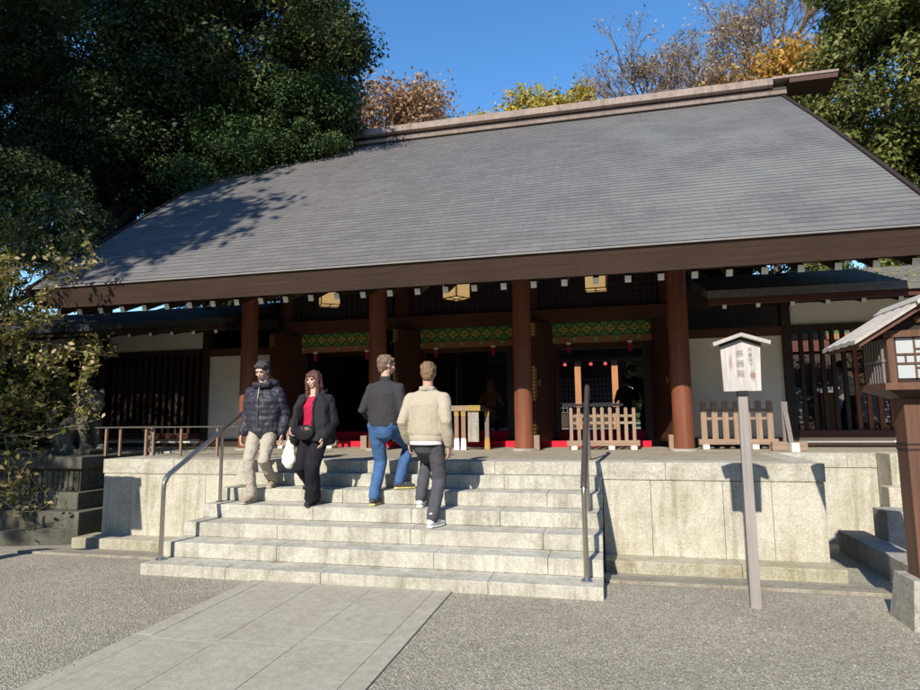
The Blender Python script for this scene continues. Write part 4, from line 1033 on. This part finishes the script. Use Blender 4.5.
# autumn shrub at the left edge, twigs reaching in
t = thing('autumn_shrub', 'autumn shrub with pale twigs and yellow pink leaves reaching in from the left edge', 'shrub', (-11.45, 7.8, -.1))
mb = MB(); Pt = []
def twig(p, d_, L, r_, dep):
    pts = [p]; dd = d_.copy()
    for i in range(5):
        if pts[-1].x > -.98*pts[-1].y: dd = (dd+Vector((-1.2, 0, .3))).normalized()
        dd = (dd+Vector([random.gauss(0, .16) for _ in range(3)])+Vector((0, 0, .02))).normalized(); pts.append(pts[-1]+dd*L/5)
        if dep <= 1:
            for _ in range(7): Pt.append(pts[-1]+Vector([random.gauss(0, .05) for _ in range(3)]))
    mb.tube(pts, [r_*(1-.12*i) for i in range(6)], 5, caps=False)
    if dep > 0:
        for k in range(4):
            q = pts[random.randint(1, 5)]
            twig(q, (dd+Vector([random.gauss(0, .55) for _ in range(3)])).normalized(), L*random.uniform(.5, .75), r_*.55, dep-1)
for (d_, z0, L) in [((1,-.0,1.05),1.3,2.6), ((1,-.05,.66),1.1,2.3), ((1,0,.50),1.1,2.1), ((1,-.03,.22),1.1,2.2), ((1,.0,.85),1.6,2.4), ((1,-.05,.34),1.2,2.75), ((1,0,.75),1.0,2.9), ((1,.03,.12),1.1,1.8)]:
    twig(Vector((-11.1, 7.6, z0)), Vector(d_).normalized(), L, .022, 3)
limb(mb, (-11.45, 7.8, -.1), (-11.35, 7.75, 1.8), .08, .04, .2)
put(mb, 'branches', 'twig', t)
Pt = [p for p in Pt if p.x < -.92*p.y and (p.z > 1.75 or random.random() < .3)]
n = len(Pt); P = np.array([tuple(p) for p in Pt]); Nn = RNG.normal(size=(n, 3))+np.array([0, -.3, .6]); Nn /= np.linalg.norm(Nn, axis=1)[:, None]
leaves('leaf', 'leaf_bush', P, Nn, .085, RNG.random(n)*.72+np.clip((P[:, 0]+9.6)*.2, -.15, .3), t, .55)
# some fallen leaves on the low right roof
n = 260; P = np.stack([RNG.uniform(2.4, 5.5, n), RNG.uniform(9.6, 11.2, n), np.zeros(n)], 1); P[:, 2] = 3.40+(P[:, 1]-9.45)*.317+.02
Nn = RNG.normal(size=(n, 3))*.2+np.array([0, -.3, 1]); Nn /= np.linalg.norm(Nn, axis=1)[:, None]
tagit(leaves('fallen_leaves', 'leaf_yellow', P, Nn, .05, RNG.random(n)), kind='stuff')

# woods on every side; unseen ones behind the viewer added to block sky light
Pw = []; k = 0
for i in range(2600):
    a = random.uniform(0, 2*PI); r = random.uniform(1, 1.12)
    cx, cy = -2+math.sin(a)*34*r, 12+math.cos(a)*33*r
    behind = cy < 6
    h = 9 if not behind else (12.5 if abs(cx+6) < 17 else 19)
    h *= .85+.3*noise.noise(Vector((math.sin(a)*3, math.cos(a)*3, 0)))
    if cy > 30 and abs(cx+2) < 16: h = 10
    z = h*random.random()**.8
    Pw.append((cx, cy, z, 1.9))
allP, allN, allR = [], [], []
for cx, cy, z, rc in Pw:
    m_ = 60; q = RNG.normal(size=(m_, 3)); q /= np.linalg.norm(q, axis=1)[:, None]
    allP.append(np.array([cx, cy, z])+q*(RNG.random(m_)**.4)[:, None]*rc); allN.append(q*.6+RNG.normal(size=(m_, 3))*.5+np.array([0, 0, .4])); allR.append(np.clip(.5*RNG.random()+RNG.random(m_)*.6-.05, 0, 1))
P = np.concatenate(allP); Nn = np.concatenate(allN); Nn /= np.linalg.norm(Nn, axis=1)[:, None]
tagit(leaves('woods', 'leaf_dark', P, Nn, .62, np.concatenate(allR), None, .6), kind='stuff')
# ------------------------------------------------------------------ people
def V3(*a): return Vector(a)
class Person:
    """local frame: faces -Y, own left is +X, z = 0 at the level of zbase"""
    def __init__(s, label, loc, face, Hh, feet, hands, lean=0., head=(0,0), skin='skin', hip=(0,0,None), sw=.19, group=None, elbow=(0,0), cat='person'):
        s.rot = math.atan2(face[0], -face[1]); s.H = Hh; k = Hh/1.78; s.k = k
        s.t = thing('person', label, cat, loc, group, s.rot); s.mat = Matrix.Rotation(-s.rot, 3, 'Z'); s.loc = Vector(loc)
        F = []
        for fx in feet:
            w = s.mat @ (Vector(fx[:3])-s.loc); F.append((w, math.radians(fx[3]) if len(fx) > 3 else 0, fx[4] if len(fx) > 4 else 0))
        s.F = F    # left, right
        hz = hip[2] if hip[2] is not None else .525*Hh
        s.hip = V3(hip[0], hip[1], hz); s.L = []
        th, sh = .245*Hh, .246*Hh
        for i, sd in enumerate((1, -1)):
            h = s.hip+V3(sd*.092*k, 0, -.03*k); heel, fa, pitch_ = F[i]
            an = heel+V3(0, .0, .085*k)
            d_ = an-h; D = min(d_.length, (th+sh)*.999); a = (th*th-sh*sh+D*D)/(2*D); hh = math.sqrt(max(th*th-a*a, 1e-5))
            dn = d_.normalized(); bend = V3(math.sin(fa)*.3, -1, 0); bend = (bend-dn*bend.dot(dn)).normalized()
            kn = h+dn*a+bend*hh; s.L.append((h, kn, h+dn*D if d_.length > (th+sh)*.999 else an))
        l = lean
        s.waist = s.hip+V3(0, -l*.10, .11*k); s.chest = s.hip+V3(0, -l*.30, .33*k); s.neck = s.hip+V3(0, -l*.5, .50*k+.0*k)
        s.sh = [s.neck+V3(sd*sw*k, .01, -.085*k) for sd in (1, -1)]
        s.hands = []; s.el = []
        ua, fo = .165*Hh, .145*Hh
        for i, sd in enumerate((1, -1)):
            hd = Vector(hands[i]); S = s.sh[i]; d_ = hd-S; D = min(d_.length, (ua+fo)*.998); dn = d_.normalized(); hd = S+dn*D
            a = (ua*ua-fo*fo+D*D)/(2*D); hh = math.sqrt(max(ua*ua-a*a, 1e-5)); bend = V3(sd*.22, .8, -.1)
            bend = (bend-dn*bend.dot(dn)).normalized(); s.el.append(S+dn*a+bend*hh); s.hands.append(hd)
        hy, hp = math.radians(head[0]), math.radians(head[1])
        s.hr = Matrix.Rotation(hy, 3, 'Z') @ Matrix.Rotation(hp, 3, 'X')     # hp>0 looks down for a -Y facing head
        s.hc = s.neck+V3(0, -.015, .075*k)+s.hr @ V3(0, -.005, .105*k)
        s.skin = skin
        s.body()
    def body(s):
        k = s.k; mb = MB(); X = (1, 0, 0)
        mb.etube([s.hip+V3(0,0,-.06*k), s.hip, s.waist, s.chest, s.neck+V3(0,0,-.07*k)], [(.155*k, .10*k), (.165*k, .105*k), (.135*k, .095*k), (.165*k, .11*k), (.13*k, .07*k)], X)
        mb.etube([s.neck+V3(0, 0, -.07*k), s.neck+V3(0, -.005, .0), s.hc+s.hr @ V3(0, .015, -.06*k)], [.062*k, .056*k, .055*k], X)
        for i in range(2):
            h, kn, an = s.L[i]; heel, fa, pt = s.F[i]
            mb.etube([h, h.lerp(kn, .5), kn, kn.lerp(an, .35), an], [.085*k, .072*k, .053*k, .053*k, .036*k])
            fd = V3(math.sin(fa), -math.cos(fa), 0); mb.etube([an+V3(0,0,-.03*k)+fd*-.01, an+fd*.10*k+V3(0,0,-.055*k), an+fd*.17*k+V3(0,0,-.065*k)], [.035*k, .033*k, .022*k])
            mb.etube([s.sh[i], s.sh[i].lerp(s.el[i], .5), s.el[i], s.el[i].lerp(s.hands[i], .4), s.hands[i]], [.052*k, .046*k, .038*k, .036*k, .025*k])
            s.hand(mb, i)
        s.head(mb)
        b = blob(mb, 'body', s.skin, s.t, .0055, 1)
        s.b = b; k = s.k
        for sd in (1, -1):
            e = MB().ell(s.hc+s.hr @ V3(sd*.030*k, -.083*k, .008*k), (.012*k, .006*k, .006*k), 10, 6, s.hr); put(e, 'eye', 'black', s.b, world=False)
            e = MB().ell(s.hc+s.hr @ V3(sd*.031*k, -.088*k, .027*k), (.017*k, .006*k, .004*k), 10, 6, s.hr); put(e, 'eyebrow', 'hair_black', s.b, world=False)
        e = MB().ell(s.hc+s.hr @ V3(0, -.089*k, -.056*k), (.020*k, .006*k, .006*k), 10, 6, s.hr); put(e, 'lips', flat('lips', (.42, .17, .14), .5), s.b, world=False)
    def head(s, mb):
        k = s.k; c = s.hc; r = s.hr
        Q = lambda x, y, z: c+r @ V3(x*k, y*k, z*k)
        mb.ell(Q(0, .012, .028), (.073*k, .092*k, .085*k), 20, 14, r)
        mb.ell(Q(0, -.022, -.02), (.060*k, .062*k, .078*k), 18, 12, r)
        mb.ell(Q(0, -.045, -.072), (.036*k, .034*k, .030*k), 14, 9, r)
        for sd in (1, -1):
            mb.ell(Q(sd*.074, .005, -.004), (.010*k, .019*k, .031*k), 10, 8, r); mb.ell(Q(sd*.034, -.066, -.02), (.021*k, .016*k, .02*k), 10, 8, r)
        mb.etube([Q(0, -.080, .012), Q(0, -.094, -.018), Q(0, -.100, -.030)], [.007*k, .011*k, .012*k]); mb.ell(Q(0, -.083, -.052), (.022*k, .010*k, .012*k), 10, 8, r)
        mb.ell(Q(0, -.076, .030), (.052*k, .014*k, .011*k), 12, 8, r)
    def hand(s, mb, i):
        k = s.k; sd = (1, -1)[i]; w = s.hands[i]; d_ = (w-s.el[i]).normalized()
        d_ = (d_*.6+V3(0, 0, -.7)).normalized() if not getattr(s, 'raise_hand', False) else d_
        out = V3(sd*.25, -1, 0); side = (out-d_*out.dot(d_)).normalized()      # thumb side, forward
        pal = d_.cross(side)*(-sd)                                               # palm normal, inward
        if pal.x*sd > 0: pal = -pal
        mb.etube([w, w+d_*.04*k, w+d_*.085*k], [(.026*k, .017*k), (.038*k, .016*k), (.038*k, .014*k)], side)
        for f in range(4):
            o = side*(.028-.019*f)*k; L = (.070, .078, .072, .056)[f]*k; b0 = w+d_*.085*k+o
            p1 = b0+d_*L*.45+pal*L*.10; p2 = p1+d_*L*.28+pal*L*.20; p3 = p2+d_*L*.14+pal*L*.24
            mb.etube([b0, p1, p2, p3], [.0092*k, .0088*k, .008*k, .0068*k], side, 8)
        b0 = w+d_*.03*k+side*.030*k; p1 = b0+d_*.03*k+side*.020*k+pal*.012*k; p2 = p1+d_*.030*k+pal*.010*k
        mb.etube([b0, p1, p2], [.012*k, .0105*k, .008*k], side, 8)
    def trousers(s, mat, r=(.108, .092, .072, .066, .058), flare=1., length=.0, disp=.03, scale=.09, hipw=.17):
        k = s.k; mb = MB()
        mb.etube([s.hip+V3(0,0,-.10*k), s.hip+V3(0, .01, 0), s.waist+V3(0,0,-.02)], [(hipw*.92*k, .115*k), (hipw*k, .125*k), (hipw*.9*k, .108*k)], (1,0,0), 20)
        for i in range(2):
            h, kn, an = s.L[i]; an = an+V3(0, .008, -.018*k+length)
            mb.etube([h+V3(0,0,.02), h.lerp(kn, .45), kn, kn.lerp(an, .5), an+(kn-an).normalized()*.03*k], [(r[0]*k, r[0]*1.08*k), (r[1]*k, r[1]*k), (r[2]*k, r[2]*k), (r[3]*flare*k, r[3]*flare*k), (r[4]*flare*k, r[4]*flare*1.1*k)], (1,0,0), 16)
            mb.ell(h+V3(0, .035*k, .02*k), (.08*k, .075*k, .09*k))
        return blob(mb, 'trousers', mat, s.t, .009, 3, disp, scale)
    def shoes(s, mat, sole='white_p', h=1., extra=None):
        k = s.k
        for i in range(2):
            h_, kn, an = s.L[i]; heel, fa, pt = s.F[i]; fd = V3(math.sin(fa), -math.cos(fa), 0)
            an = an+V3(0, 0, 0); tilt = V3(0, 0, pt)
            mb = MB(); z0 = an+V3(0, 0, -.085*k)
            mb.etube([z0-fd*.035*k+V3(0,0,.055*k), z0+fd*.03*k+V3(0,0,.060*k), z0+fd*.10*k+V3(0,0,.047*k)-tilt*.3, z0+fd*.175*k+V3(0,0,.036*k)-tilt], [(.040*k, .036*k), (.043*k, .045*k), (.047*k, .034*k), (.042*k, .022*k)], fd.cross(V3(0,0,1)), 14)
            mb.etube([z0-fd*.005*k+V3(0,0,.05*k), z0-fd*.005*k+V3(0,0,.115*k*h)], [.042*k, .040*k])
            sh = blob(mb, 'shoe', mat, s.t, .007, 2)
            mb = MB(); mb.etube([z0-fd*.045*k+V3(0,0,.016*k), z0+fd*.03*k+V3(0,0,.015*k), z0+fd*.11*k+V3(0,0,.014*k)-tilt*.4, z0+fd*.185*k+V3(0,0,.014*k)-tilt], [(.040*k, .016*k), (.043*k, .015*k), (.050*k, .014*k), (.040*k, .013*k)], fd.cross(V3(0,0,1)), 14)
            blob(mb, 'sole', sole, sh, .007, 1)
            if extra and i == extra[0]: pass
    def top(s, mat, name='jacket', hem=.02, wr=(.20, .135), cr=(.205, .135), shr=.072, sl=(.070, .062, .056, .047), disp=.035, scale=.1, cuff=.0, voxel=.009, front=0., hemr=None):
        k = s.k; mb = MB(); X = (1, 0, 0)
        hemp = s.hip+V3(0, front, -hem*k); hr_ = hemr or wr
        mb.etube([hemp, hemp.lerp(s.waist, .5)+V3(0,0,.02), s.waist+V3(0,0,.06*k), s.chest, s.neck+V3(0, .01, -.105*k)], [(hr_[0]*k, hr_[1]*k), (wr[0]*k, wr[1]*k), (wr[0]*.97*k, wr[1]*k), (cr[0]*k, cr[1]*k), (.175*k, .10*k)], X, 22)
        mb.etube([s.sh[1]+V3(.02, 0, .0), s.neck+V3(0, .01, -.03*k), s.sh[0]+V3(-.02, 0, .0)], [shr*.78*k, shr*.9*k, shr*.78*k], (0,1,0))
        for i in range(2):
            S, E_, W_ = s.sh[i], s.el[i], s.hands[i]
            W2 = E_.lerp(W_, .97-cuff)
            mb.etube([S+V3(0,0,-.01), S.lerp(E_, .5), E_, E_.lerp(W2, .5), W2], [(shr*k), (sl[0]*k), (sl[1]*k), (sl[2]*k), (sl[3]*k)], (0,1,0), 14)
        return blob(mb, name, mat, s.t, voxel, 3, disp, scale)
    def ring(s, name, mat, c, rx, ry, h, parent=None, disp=0, rot=None):
        n = 40; vs = [(c.x+rx*q*math.cos(2*PI*i/n), c.y+ry*q*math.sin(2*PI*i/n), c.z+z) for q, z in ((.96, -h/2), (1, -h*.35), (1, h*.35), (.96, h/2)) for i in range(n)]
        fs = [(j*n+i, j*n+(i+1) % n, (j+1)*n+(i+1) % n, (j+1)*n+i) for j in range(3) for i in range(n)]+[tuple(range(n-1, -1, -1)), tuple(3*n+i for i in range(n))]
        return put(MB().add(vs, fs), name, mat, parent or s.t, smooth='auto', world=False)
    def cap_hair(s, mat, back=0., longer=0., tuft=.03, puff=1., name='hair', fringe=True, nt=40):
        k = s.k; r = s.hr; mb = MB(); Q = lambda x, y, z: s.hc+r @ V3(x*k, y*k, z*k)
        mb.ell(Q(0, .024, .048), (.084*k*puff, .096*k*puff, .083*k*puff), 20, 12, r)
        mb.ell(Q(0, .048, .0), (.077*k*puff, .072*k, .082*k), 16, 10, r)
        mb.ell(Q(0, .062, -.045-longer), (.056*k, .046*k, .050*k), 14, 9, r)
        for sd in (1, -1): mb.ell(Q(sd*.068, .010, .032), (.016*k, .036*k, .042*k), 12, 8, r)
        if fringe:
            for q in range(9): a = -.058+.0145*q; mb.ell(Q(a, -.066+abs(a)*.35, .074), (.017*k, .022*k, .024*k), 8, 6, r)
        for q in range(nt):
            a = q*2.399; zz = .02+.105*(q/nt); rr = math.sqrt(max(0, 1-((zz-.045)/.085)**2))
            mb.ell(Q(.080*rr*math.cos(a)*puff, .024+.092*rr*abs(math.sin(a))*puff*(1 if q % 3 else -.55), zz), (.013*k, .015*k, .013*k), 7, 5, r)
        return blob(mb, name, mat, s.t, .0055, 1, tuft, .03)
# --- man in grey quilted jacket walking down
ZS = [stepz(i) for i in range(6)]
M['puffer'] = cloth('puffer', (.036, .036, .050), .5, .12, 9, weave=4.2, weave_amt=.35)
M['chino'] = cloth('chino', (.40, .36, .30), .9, .08)
M['suede'] = cloth('suede', (.34, .27, .20), .9, .12); M['suede_sole'] = cloth('suede_sole', (.42, .38, .32))
p = Person('man in a dark grey quilted jacket and beige trousers walking down, looking at the steps', (-4.21, 6.99, ZS[3]), (.12, -1), 1.80,
           [(-4.17, 7.17, ZS[4], 8), (-4.25, 6.83, ZS[3], -12)], [(.255, -.03, .83), (-.255, -.05, .83)], lean=.05, head=(-6, 22), skin='skin_light', hip=(0, .0, .935), sw=.178)
p.trousers('chino', r=(.096, .084, .070, .064, .056), disp=.03, hipw=.155); p.shoes('suede', 'suede_sole', 1.25)
j = p.top('puffer', hem=.06, wr=(.225, .16), cr=(.225, .15), shr=.076, sl=(.076, .072, .067, .058), disp=.04, scale=.09, cuff=.03)
mb = MB(); c = p.neck
mb.etube([c+V3(-.105, .0, -.01), c+V3(-.085, -.085, .0), c+V3(0, -.105, -.01), c+V3(.085, -.085, .0), c+V3(.105, .0, -.01)], [.035]*5, (0,0,1))
mb.etube([c+V3(-.12, .02, .0), c+V3(-.09, .10, .01), c+V3(0, .14, .015), c+V3(.10, .11, .02), c+V3(.125, .02, .015)], [.046, .055, .06, .062, .05], (0,0,1))
mb.etube([c+V3(.10, .06, .03), c+V3(.10, .02, .045), c+V3(.085, -.04, .03)], [.045, .04, .03])
blob(mb, 'hood', 'puffer', j, .008, 2, .02, .06)
mb = MB(); zz = [(-.105-.015*abs(math.sin(i)), i) for i in range(3)]
mb.tube([p.neck+V3(-.01, -.128, -.04), p.chest+V3(-.015, -.158, .0), p.waist+V3(-.012, -.172, 0), p.hip+V3(-.01, -.168, -.08)], .006, 6)
put(mb, 'zip', 'steel', j, world=False)
p.cap_hair('hair_black', puff=1.04, tuft=.022)
# --- woman in black coat over red sweater
M['coat'] = cloth('coat', (.020, .020, .024), .85, .25); M['sweater_red'] = cloth('red_sweater', (.42, .012, .055), .85, .12)
M['black_trs'] = cloth('black_trousers', (.013, .012, .017), .9, .25); M['blackshoe'] = cloth('black_shoe', (.02, .02, .025), .5)
w = Person('woman with long auburn hair in an open black coat over a red sweater walking down', (-3.41, 6.79, ZS[3]), (-.06, -1), 1.62,
           [(-3.42, 6.78, ZS[3], 6), (-3.55, 7.06, ZS[4], -10)], [(.20, -.15, .80), (-.215, -.13, .92)], lean=.03, head=(-8, 8), skin='skin_light', hip=(0, 0, .855), sw=.175)
w.trousers('black_trs', r=(.112, .104, .096, .098, .104), flare=1.0, disp=.025, scale=.12)
w.shoes('blackshoe', 'blackshoe')
sw_ = w.top('sweater_red', 'sweater', hem=-.06, wr=(.165, .115), cr=(.17, .13), shr=.06, sl=(.05, .045, .04, .035), disp=.02, scale=.08, cuff=.2)
k = w.k; mb = MB(); X = (1,0,0)
cw = w.hip+V3(.0, .03, -.10)
# back and sides of the coat as a half shell, fronts falling open
for sd in (1, -1):
    mb.etube([w.neck+V3(sd*.115, -.02, -.06), w.chest+V3(sd*.165, -.03, 0), w.waist+V3(sd*.195, -.04, .0), w.hip+V3(sd*.205, -.05, -.10)], [(.062, .10), (.062, .125), (.062, .14), (.068, .15)], X)
    S, E_, W_ = w.sh[0 if sd == 1 else 1], w.el[0 if sd == 1 else 1], w.hands[0 if sd == 1 else 1]
    mb.etube([S+V3(0,0,-.01), S.lerp(E_, .5), E_, E_.lerp(W_, .5), E_.lerp(W_, .95)], [.082, .090, .092, .086, .070], (0,1,0))
    if sd == 1: mb.etube([w.neck+V3(.07, -.10, -.09), w.chest+V3(.105, -.135, -.05), w.waist+V3(.10, -.15, 0), w.hip+V3(.10, -.155, -.09)], [(.055, .022), (.06, .022), (.065, .022), (.075, .022)], X)
mb.etube([w.neck+V3(0, .045, -.08), w.chest+V3(0, .06, 0), w.waist+V3(0, .07, 0), w.hip+V3(0, .08, -.10)], [(.15, .07), (.19, .08), (.20, .085), (.215, .09)], X)
mb.etube([w.sh[1], w.neck+V3(0, .06, -.02), w.sh[0]], [.055, .06, .055], (0,1,0))
ct = blob(mb, 'coat', 'coat', w.t, .010, 3, .04, .11)
mb = MB(); mb.etube([w.neck+V3(.07, -.095, -.07), w.neck+V3(.125, -.03, .0), w.neck+V3(.10, .08, .03), w.neck+V3(0, .11, .03), w.neck+V3(-.11, .06, .0), w.neck+V3(-.12, -.03, -.04), w.neck+V3(-.10, -.09, -.10)], [.022, .032, .035, .035, .03, .026, .02], (0,0,1))
blob(mb, 'collar', 'coat', ct, .008, 2, .02, .05)
mb = MB(); r = w.hr; Q = lambda x, y, z: w.hc+r @ V3(x*k, y*k, z*k)
mb.ell(Q(0, .022, .045), (.090*k, .100*k, .088*k), 20, 12, r); mb.ell(Q(0, .05, -.03), (.083*k, .07*k, .11*k), 16, 10, r)
for sd in (1, -1):
    mb.etube([Q(sd*.070, -.012, .075), Q(sd*.084, -.018, .0), Q(sd*.085, -.02, -.09), Q(sd*.082, -.045, -.19), Q(sd*.074, -.070, -.27)], [(.028*k, .038*k), (.026*k, .044*k), (.030*k, .046*k), (.030*k, .036*k), (.020*k, .022*k)], X)
    mb.etube([Q(sd*.075, .03, .03), Q(sd*.088, .02, -.09), Q(sd*.09, .01, -.19)], [.035*k, .04*k, .03*k])
for q in range(9): a = -.058+.0145*q; mb.ell(Q(a, -.075+abs(a)*.45, .055), (.014*k, .016*k, .036*k), 8, 6, r)
mb.etube([Q(0, .07, 0), Q(0, .085, -.12), Q(0, .08, -.20)], [(.08*k, .05*k), (.085*k, .04*k), (.07*k, .03*k)], X)
blob(mb, 'hair', 'hair_auburn', w.t, .006, 2, .02, .04)
def wW(pr_, v): return pr_.loc+Matrix.Rotation(pr_.rot, 3, 'Z') @ v
# black shoulder bag at her hip and white tote in her hand
o = wW(w, V3(-.02, -.20, .86))
b = thing('shoulder_bag', 'round black leather shoulder bag at the waist of the woman in black', 'handbag', tuple(o), None, w.rot)
M['leather'] = cloth('leather', (.018, .017, .02), .35, .1)
blob(MB().ell((0, 0, 0), (.125, .045, .085)).ell((.0, 0, -.025), (.11, .04, .07)), 'pouch', 'leather', b, .008, 2)
put(MB().tube([(-.12, .0, .03), (-.13, .06, .16), (-.08, .14, .36), (.03, .15, .44)], .007, 6), 'strap', 'leather', b, world=False)
put(MB().tube([(.11, .0, .04), (.10, .02, .14), (.09, .02, .26), (.10, .05, .40)], .006, 6), 'strap', 'leather', b, world=False)
put(MB().box(.03, .07, -.047, -.040, .02, .04), 'clasp', 'gold', b, world=False)
hw = wW(w, w.hands[1]+V3(0, 0, -.03))
b = thing('tote_bag', 'limp white cloth tote bag hanging from the woman\'s right hand', 'tote bag', tuple(hw), None, w.rot)
M['canvas'] = cloth('canvas', (.72, .68, .60), .9, .06)
blob(MB().etube([(-.035, 0, -.16), (-.045, .0, -.26), (-.055, 0, -.38), (-.04, 0, -.43)], [(.045, .03), (.085, .045), (.095, .05), (.06, .04)], (1,0,0)), 'bag_body', 'canvas', b, .009, 2, .045, .09)
put(MB().tube([(-.075, 0, -.2), (-.05, -.01, -.1), (0, -.015, -.045), (.0, .01, -.05), (-.02, .01, -.12), (.0, 0, -.2)], .007, 6), 'strap', 'canvas', b, world=False)
# --- man in charcoal sweater and blue jeans
M['knit'] = cloth('charcoal_knit', (.040, .038, .042), .95, .15, 40); M['denim'] = cloth('denim', (.050, .115, .255), .85, .28, 7)
M['sneak_dark'] = cloth('dark_sneaker', (.06, .06, .07), .7, .4, 30); M['sole_y'] = cloth('yellow_sole', (.58, .52, .16), .7, .2)

p = Person('man in a charcoal sweater and blue jeans climbing the stairs, head turned right', (-2.60, 6.98, ZS[3]), (.05, 1), 1.83,
           [(-2.68, 6.84, ZS[3], 0), (-2.47, 7.14, ZS[4], -52)], [(.22, -.16, .98), (-.22, -.16, .98)], lean=.10, head=(-48, 4), skin='skin_fair', hip=(0, .02, .945), sw=.170)
p.trousers('denim', r=(.104, .092, .076, .068, .062), flare=1.0, disp=.022, scale=.16)
p.shoes('sneak_dark', 'sole_y', 1.1)
j = p.top('knit', 'sweater', hem=-.02, wr=(.195, .135), cr=(.192, .14), shr=.068, sl=(.060, .054, .050, .044), disp=.025, scale=.14)
p.ring('hem_rib', 'knit', p.hip+V3(0, .0, .0), .196, .138, .06, j)
p.ring('collar', 'knit', p.neck+V3(0, .002, .012), .070, .066, .075, j)
p.cap_hair('hair_grey', tuft=.022, puff=1.02)
# --- man in beige jacket
M['beige'] = cloth('beige_jacket', (.40, .35, .27), .85, .05, 8); M['slate'] = cloth('slate_trousers', (.070, .070, .085), .9, .15)
M['white_shirt'] = cloth('white_shirt', (.78, .78, .78), .9, .03); M['sneak_white'] = cloth('white_sneaker', (.72, .71, .70), .6, .05)
p = Person('man in a light beige jacket and dark grey trousers climbing the stairs in white sneakers', (-1.96, 6.60, ZS[2]), (.04, 1), 1.86,
           [(-2.10, 6.80, ZS[3], 8), (-1.86, 6.44, ZS[2], -18)], [(.245, -.08, .90), (-.25, -.02, .86)], lean=.08, head=(4, 8), skin='skin_fair', hip=(0, .0, .955), sw=.185)
p.trousers('slate', r=(.100, .090, .074, .066, .060), disp=.025, scale=.15, hipw=.16)
p.shoes('sneak_white', 'white_p', 1.1)
sh = p.ring('shirt', 'white_shirt', p.hip+V3(0, .012, -.066), .190, .150, .04)
j = p.top('beige', hem=-.03, wr=(.205, .145), cr=(.21, .15), shr=.072, sl=(.068, .063, .058, .050), disp=.03, scale=.2, cuff=.01)
p.ring('waistband', 'beige', p.hip+V3(0, .0, -.018), .204, .152, .07, j)
mb = MB(); c = p.neck
mb.etube([c+V3(-.085, -.04, -.01), c+V3(-.075, .045, .01), c+V3(0, .085, .015), c+V3(.075, .045, .01), c+V3(.085, -.04, -.01)], [(.030, .014)]*5, (0, 0, 1))
blob(mb, 'collar', 'beige', j, .007, 2)
p.cap_hair('hair_brown', tuft=.015, puff=.99, nt=14)
# --- figures inside the gate
M['tan_coat'] = cloth('tan_coat', (.20, .12, .07), .9); M['navy'] = cloth('navy', (.02, .025, .045), .9)
def visitor(label, loc, face, Hh, topm, botm, hair, lean=.1, hem=.05, long_=False, head=(0, 10), hands=None):
    q = Person(label, loc, face, Hh, [(loc[0]+.1*math.cos(math.atan2(face[0], -face[1])), loc[1]+.04, loc[2], 0), (loc[0]-.1*math.cos(math.atan2(face[0], -face[1])), loc[1]-.04, loc[2], 0)],
               hands or [(.2, -.15, .85), (-.2, -.15, .85)], lean=lean, head=head, hip=(0, .05*lean*3, None), sw=.18)
    q.trousers(botm); q.shoes('blackshoe', 'blackshoe'); q.top(topm, 'coat', hem=hem, wr=(.19, .14), disp=.03)
    if long_:
        mb = MB(); k = q.k; mb.etube([q.hc+V3(0, .05, .04), q.hc+V3(0, .06, -.08), q.hc+V3(0, .05, -.2)], [(.09, .09), (.10, .085), (.13, .09)], (1,0,0)); blob(mb, 'hood', topm, q.t, .01, 2)
    q.cap_hair(hair)
    return q
ZF = ZP+.012
visitor('figure in a tan hooded coat standing in the dim middle bay', (-2.40, 12.9, ZP+.002), (.2, 1), 1.36, 'tan_coat', 'black_trs', 'hair_auburn', .05, .3, True)
visitor('person in black bowing in the right bay behind the picket barrier', (.78, 12.9, ZP+.002), (-.75, .6), 1.62, 'black_trs', 'black_trs', 'hair_black', .75, .12, head=(0, 35))
visitor('person in a grey top beside the bowing figure in the right bay', (.42, 13.6, ZP+.002), (-.3, 1), 1.40, 'knit', 'navy', 'hair_black', .1, .05)
visitor('worshipper in a white shirt and dark trousers behind the right wing lattice', (4.55, 13.2, ZP+.002), (-.6, .8), 1.58, 'white_shirt', 'navy', 'hair_black', .35, -.02)
visitor('person in dark clothes by the pale table in the right wing', (5.6, 13.0, ZP+.002), (-.9, -.3), 1.55, 'navy', 'navy', 'hair_black', .1, .05)
tb = thing('wooden_lectern', 'orange brown wooden lectern behind the right wing lattice', 'lectern', (4.0, 12.8, ZP))
put(MB().box(3.86, 4.10, 12.6, 13.0, ZP+.002, 1.92), 'lectern_body', 'wood_orange', tb); put(MB().box(3.84, 4.12, 12.58, 13.02, 1.922, 1.96), 'lectern_top', 'wood_orangex', tb)
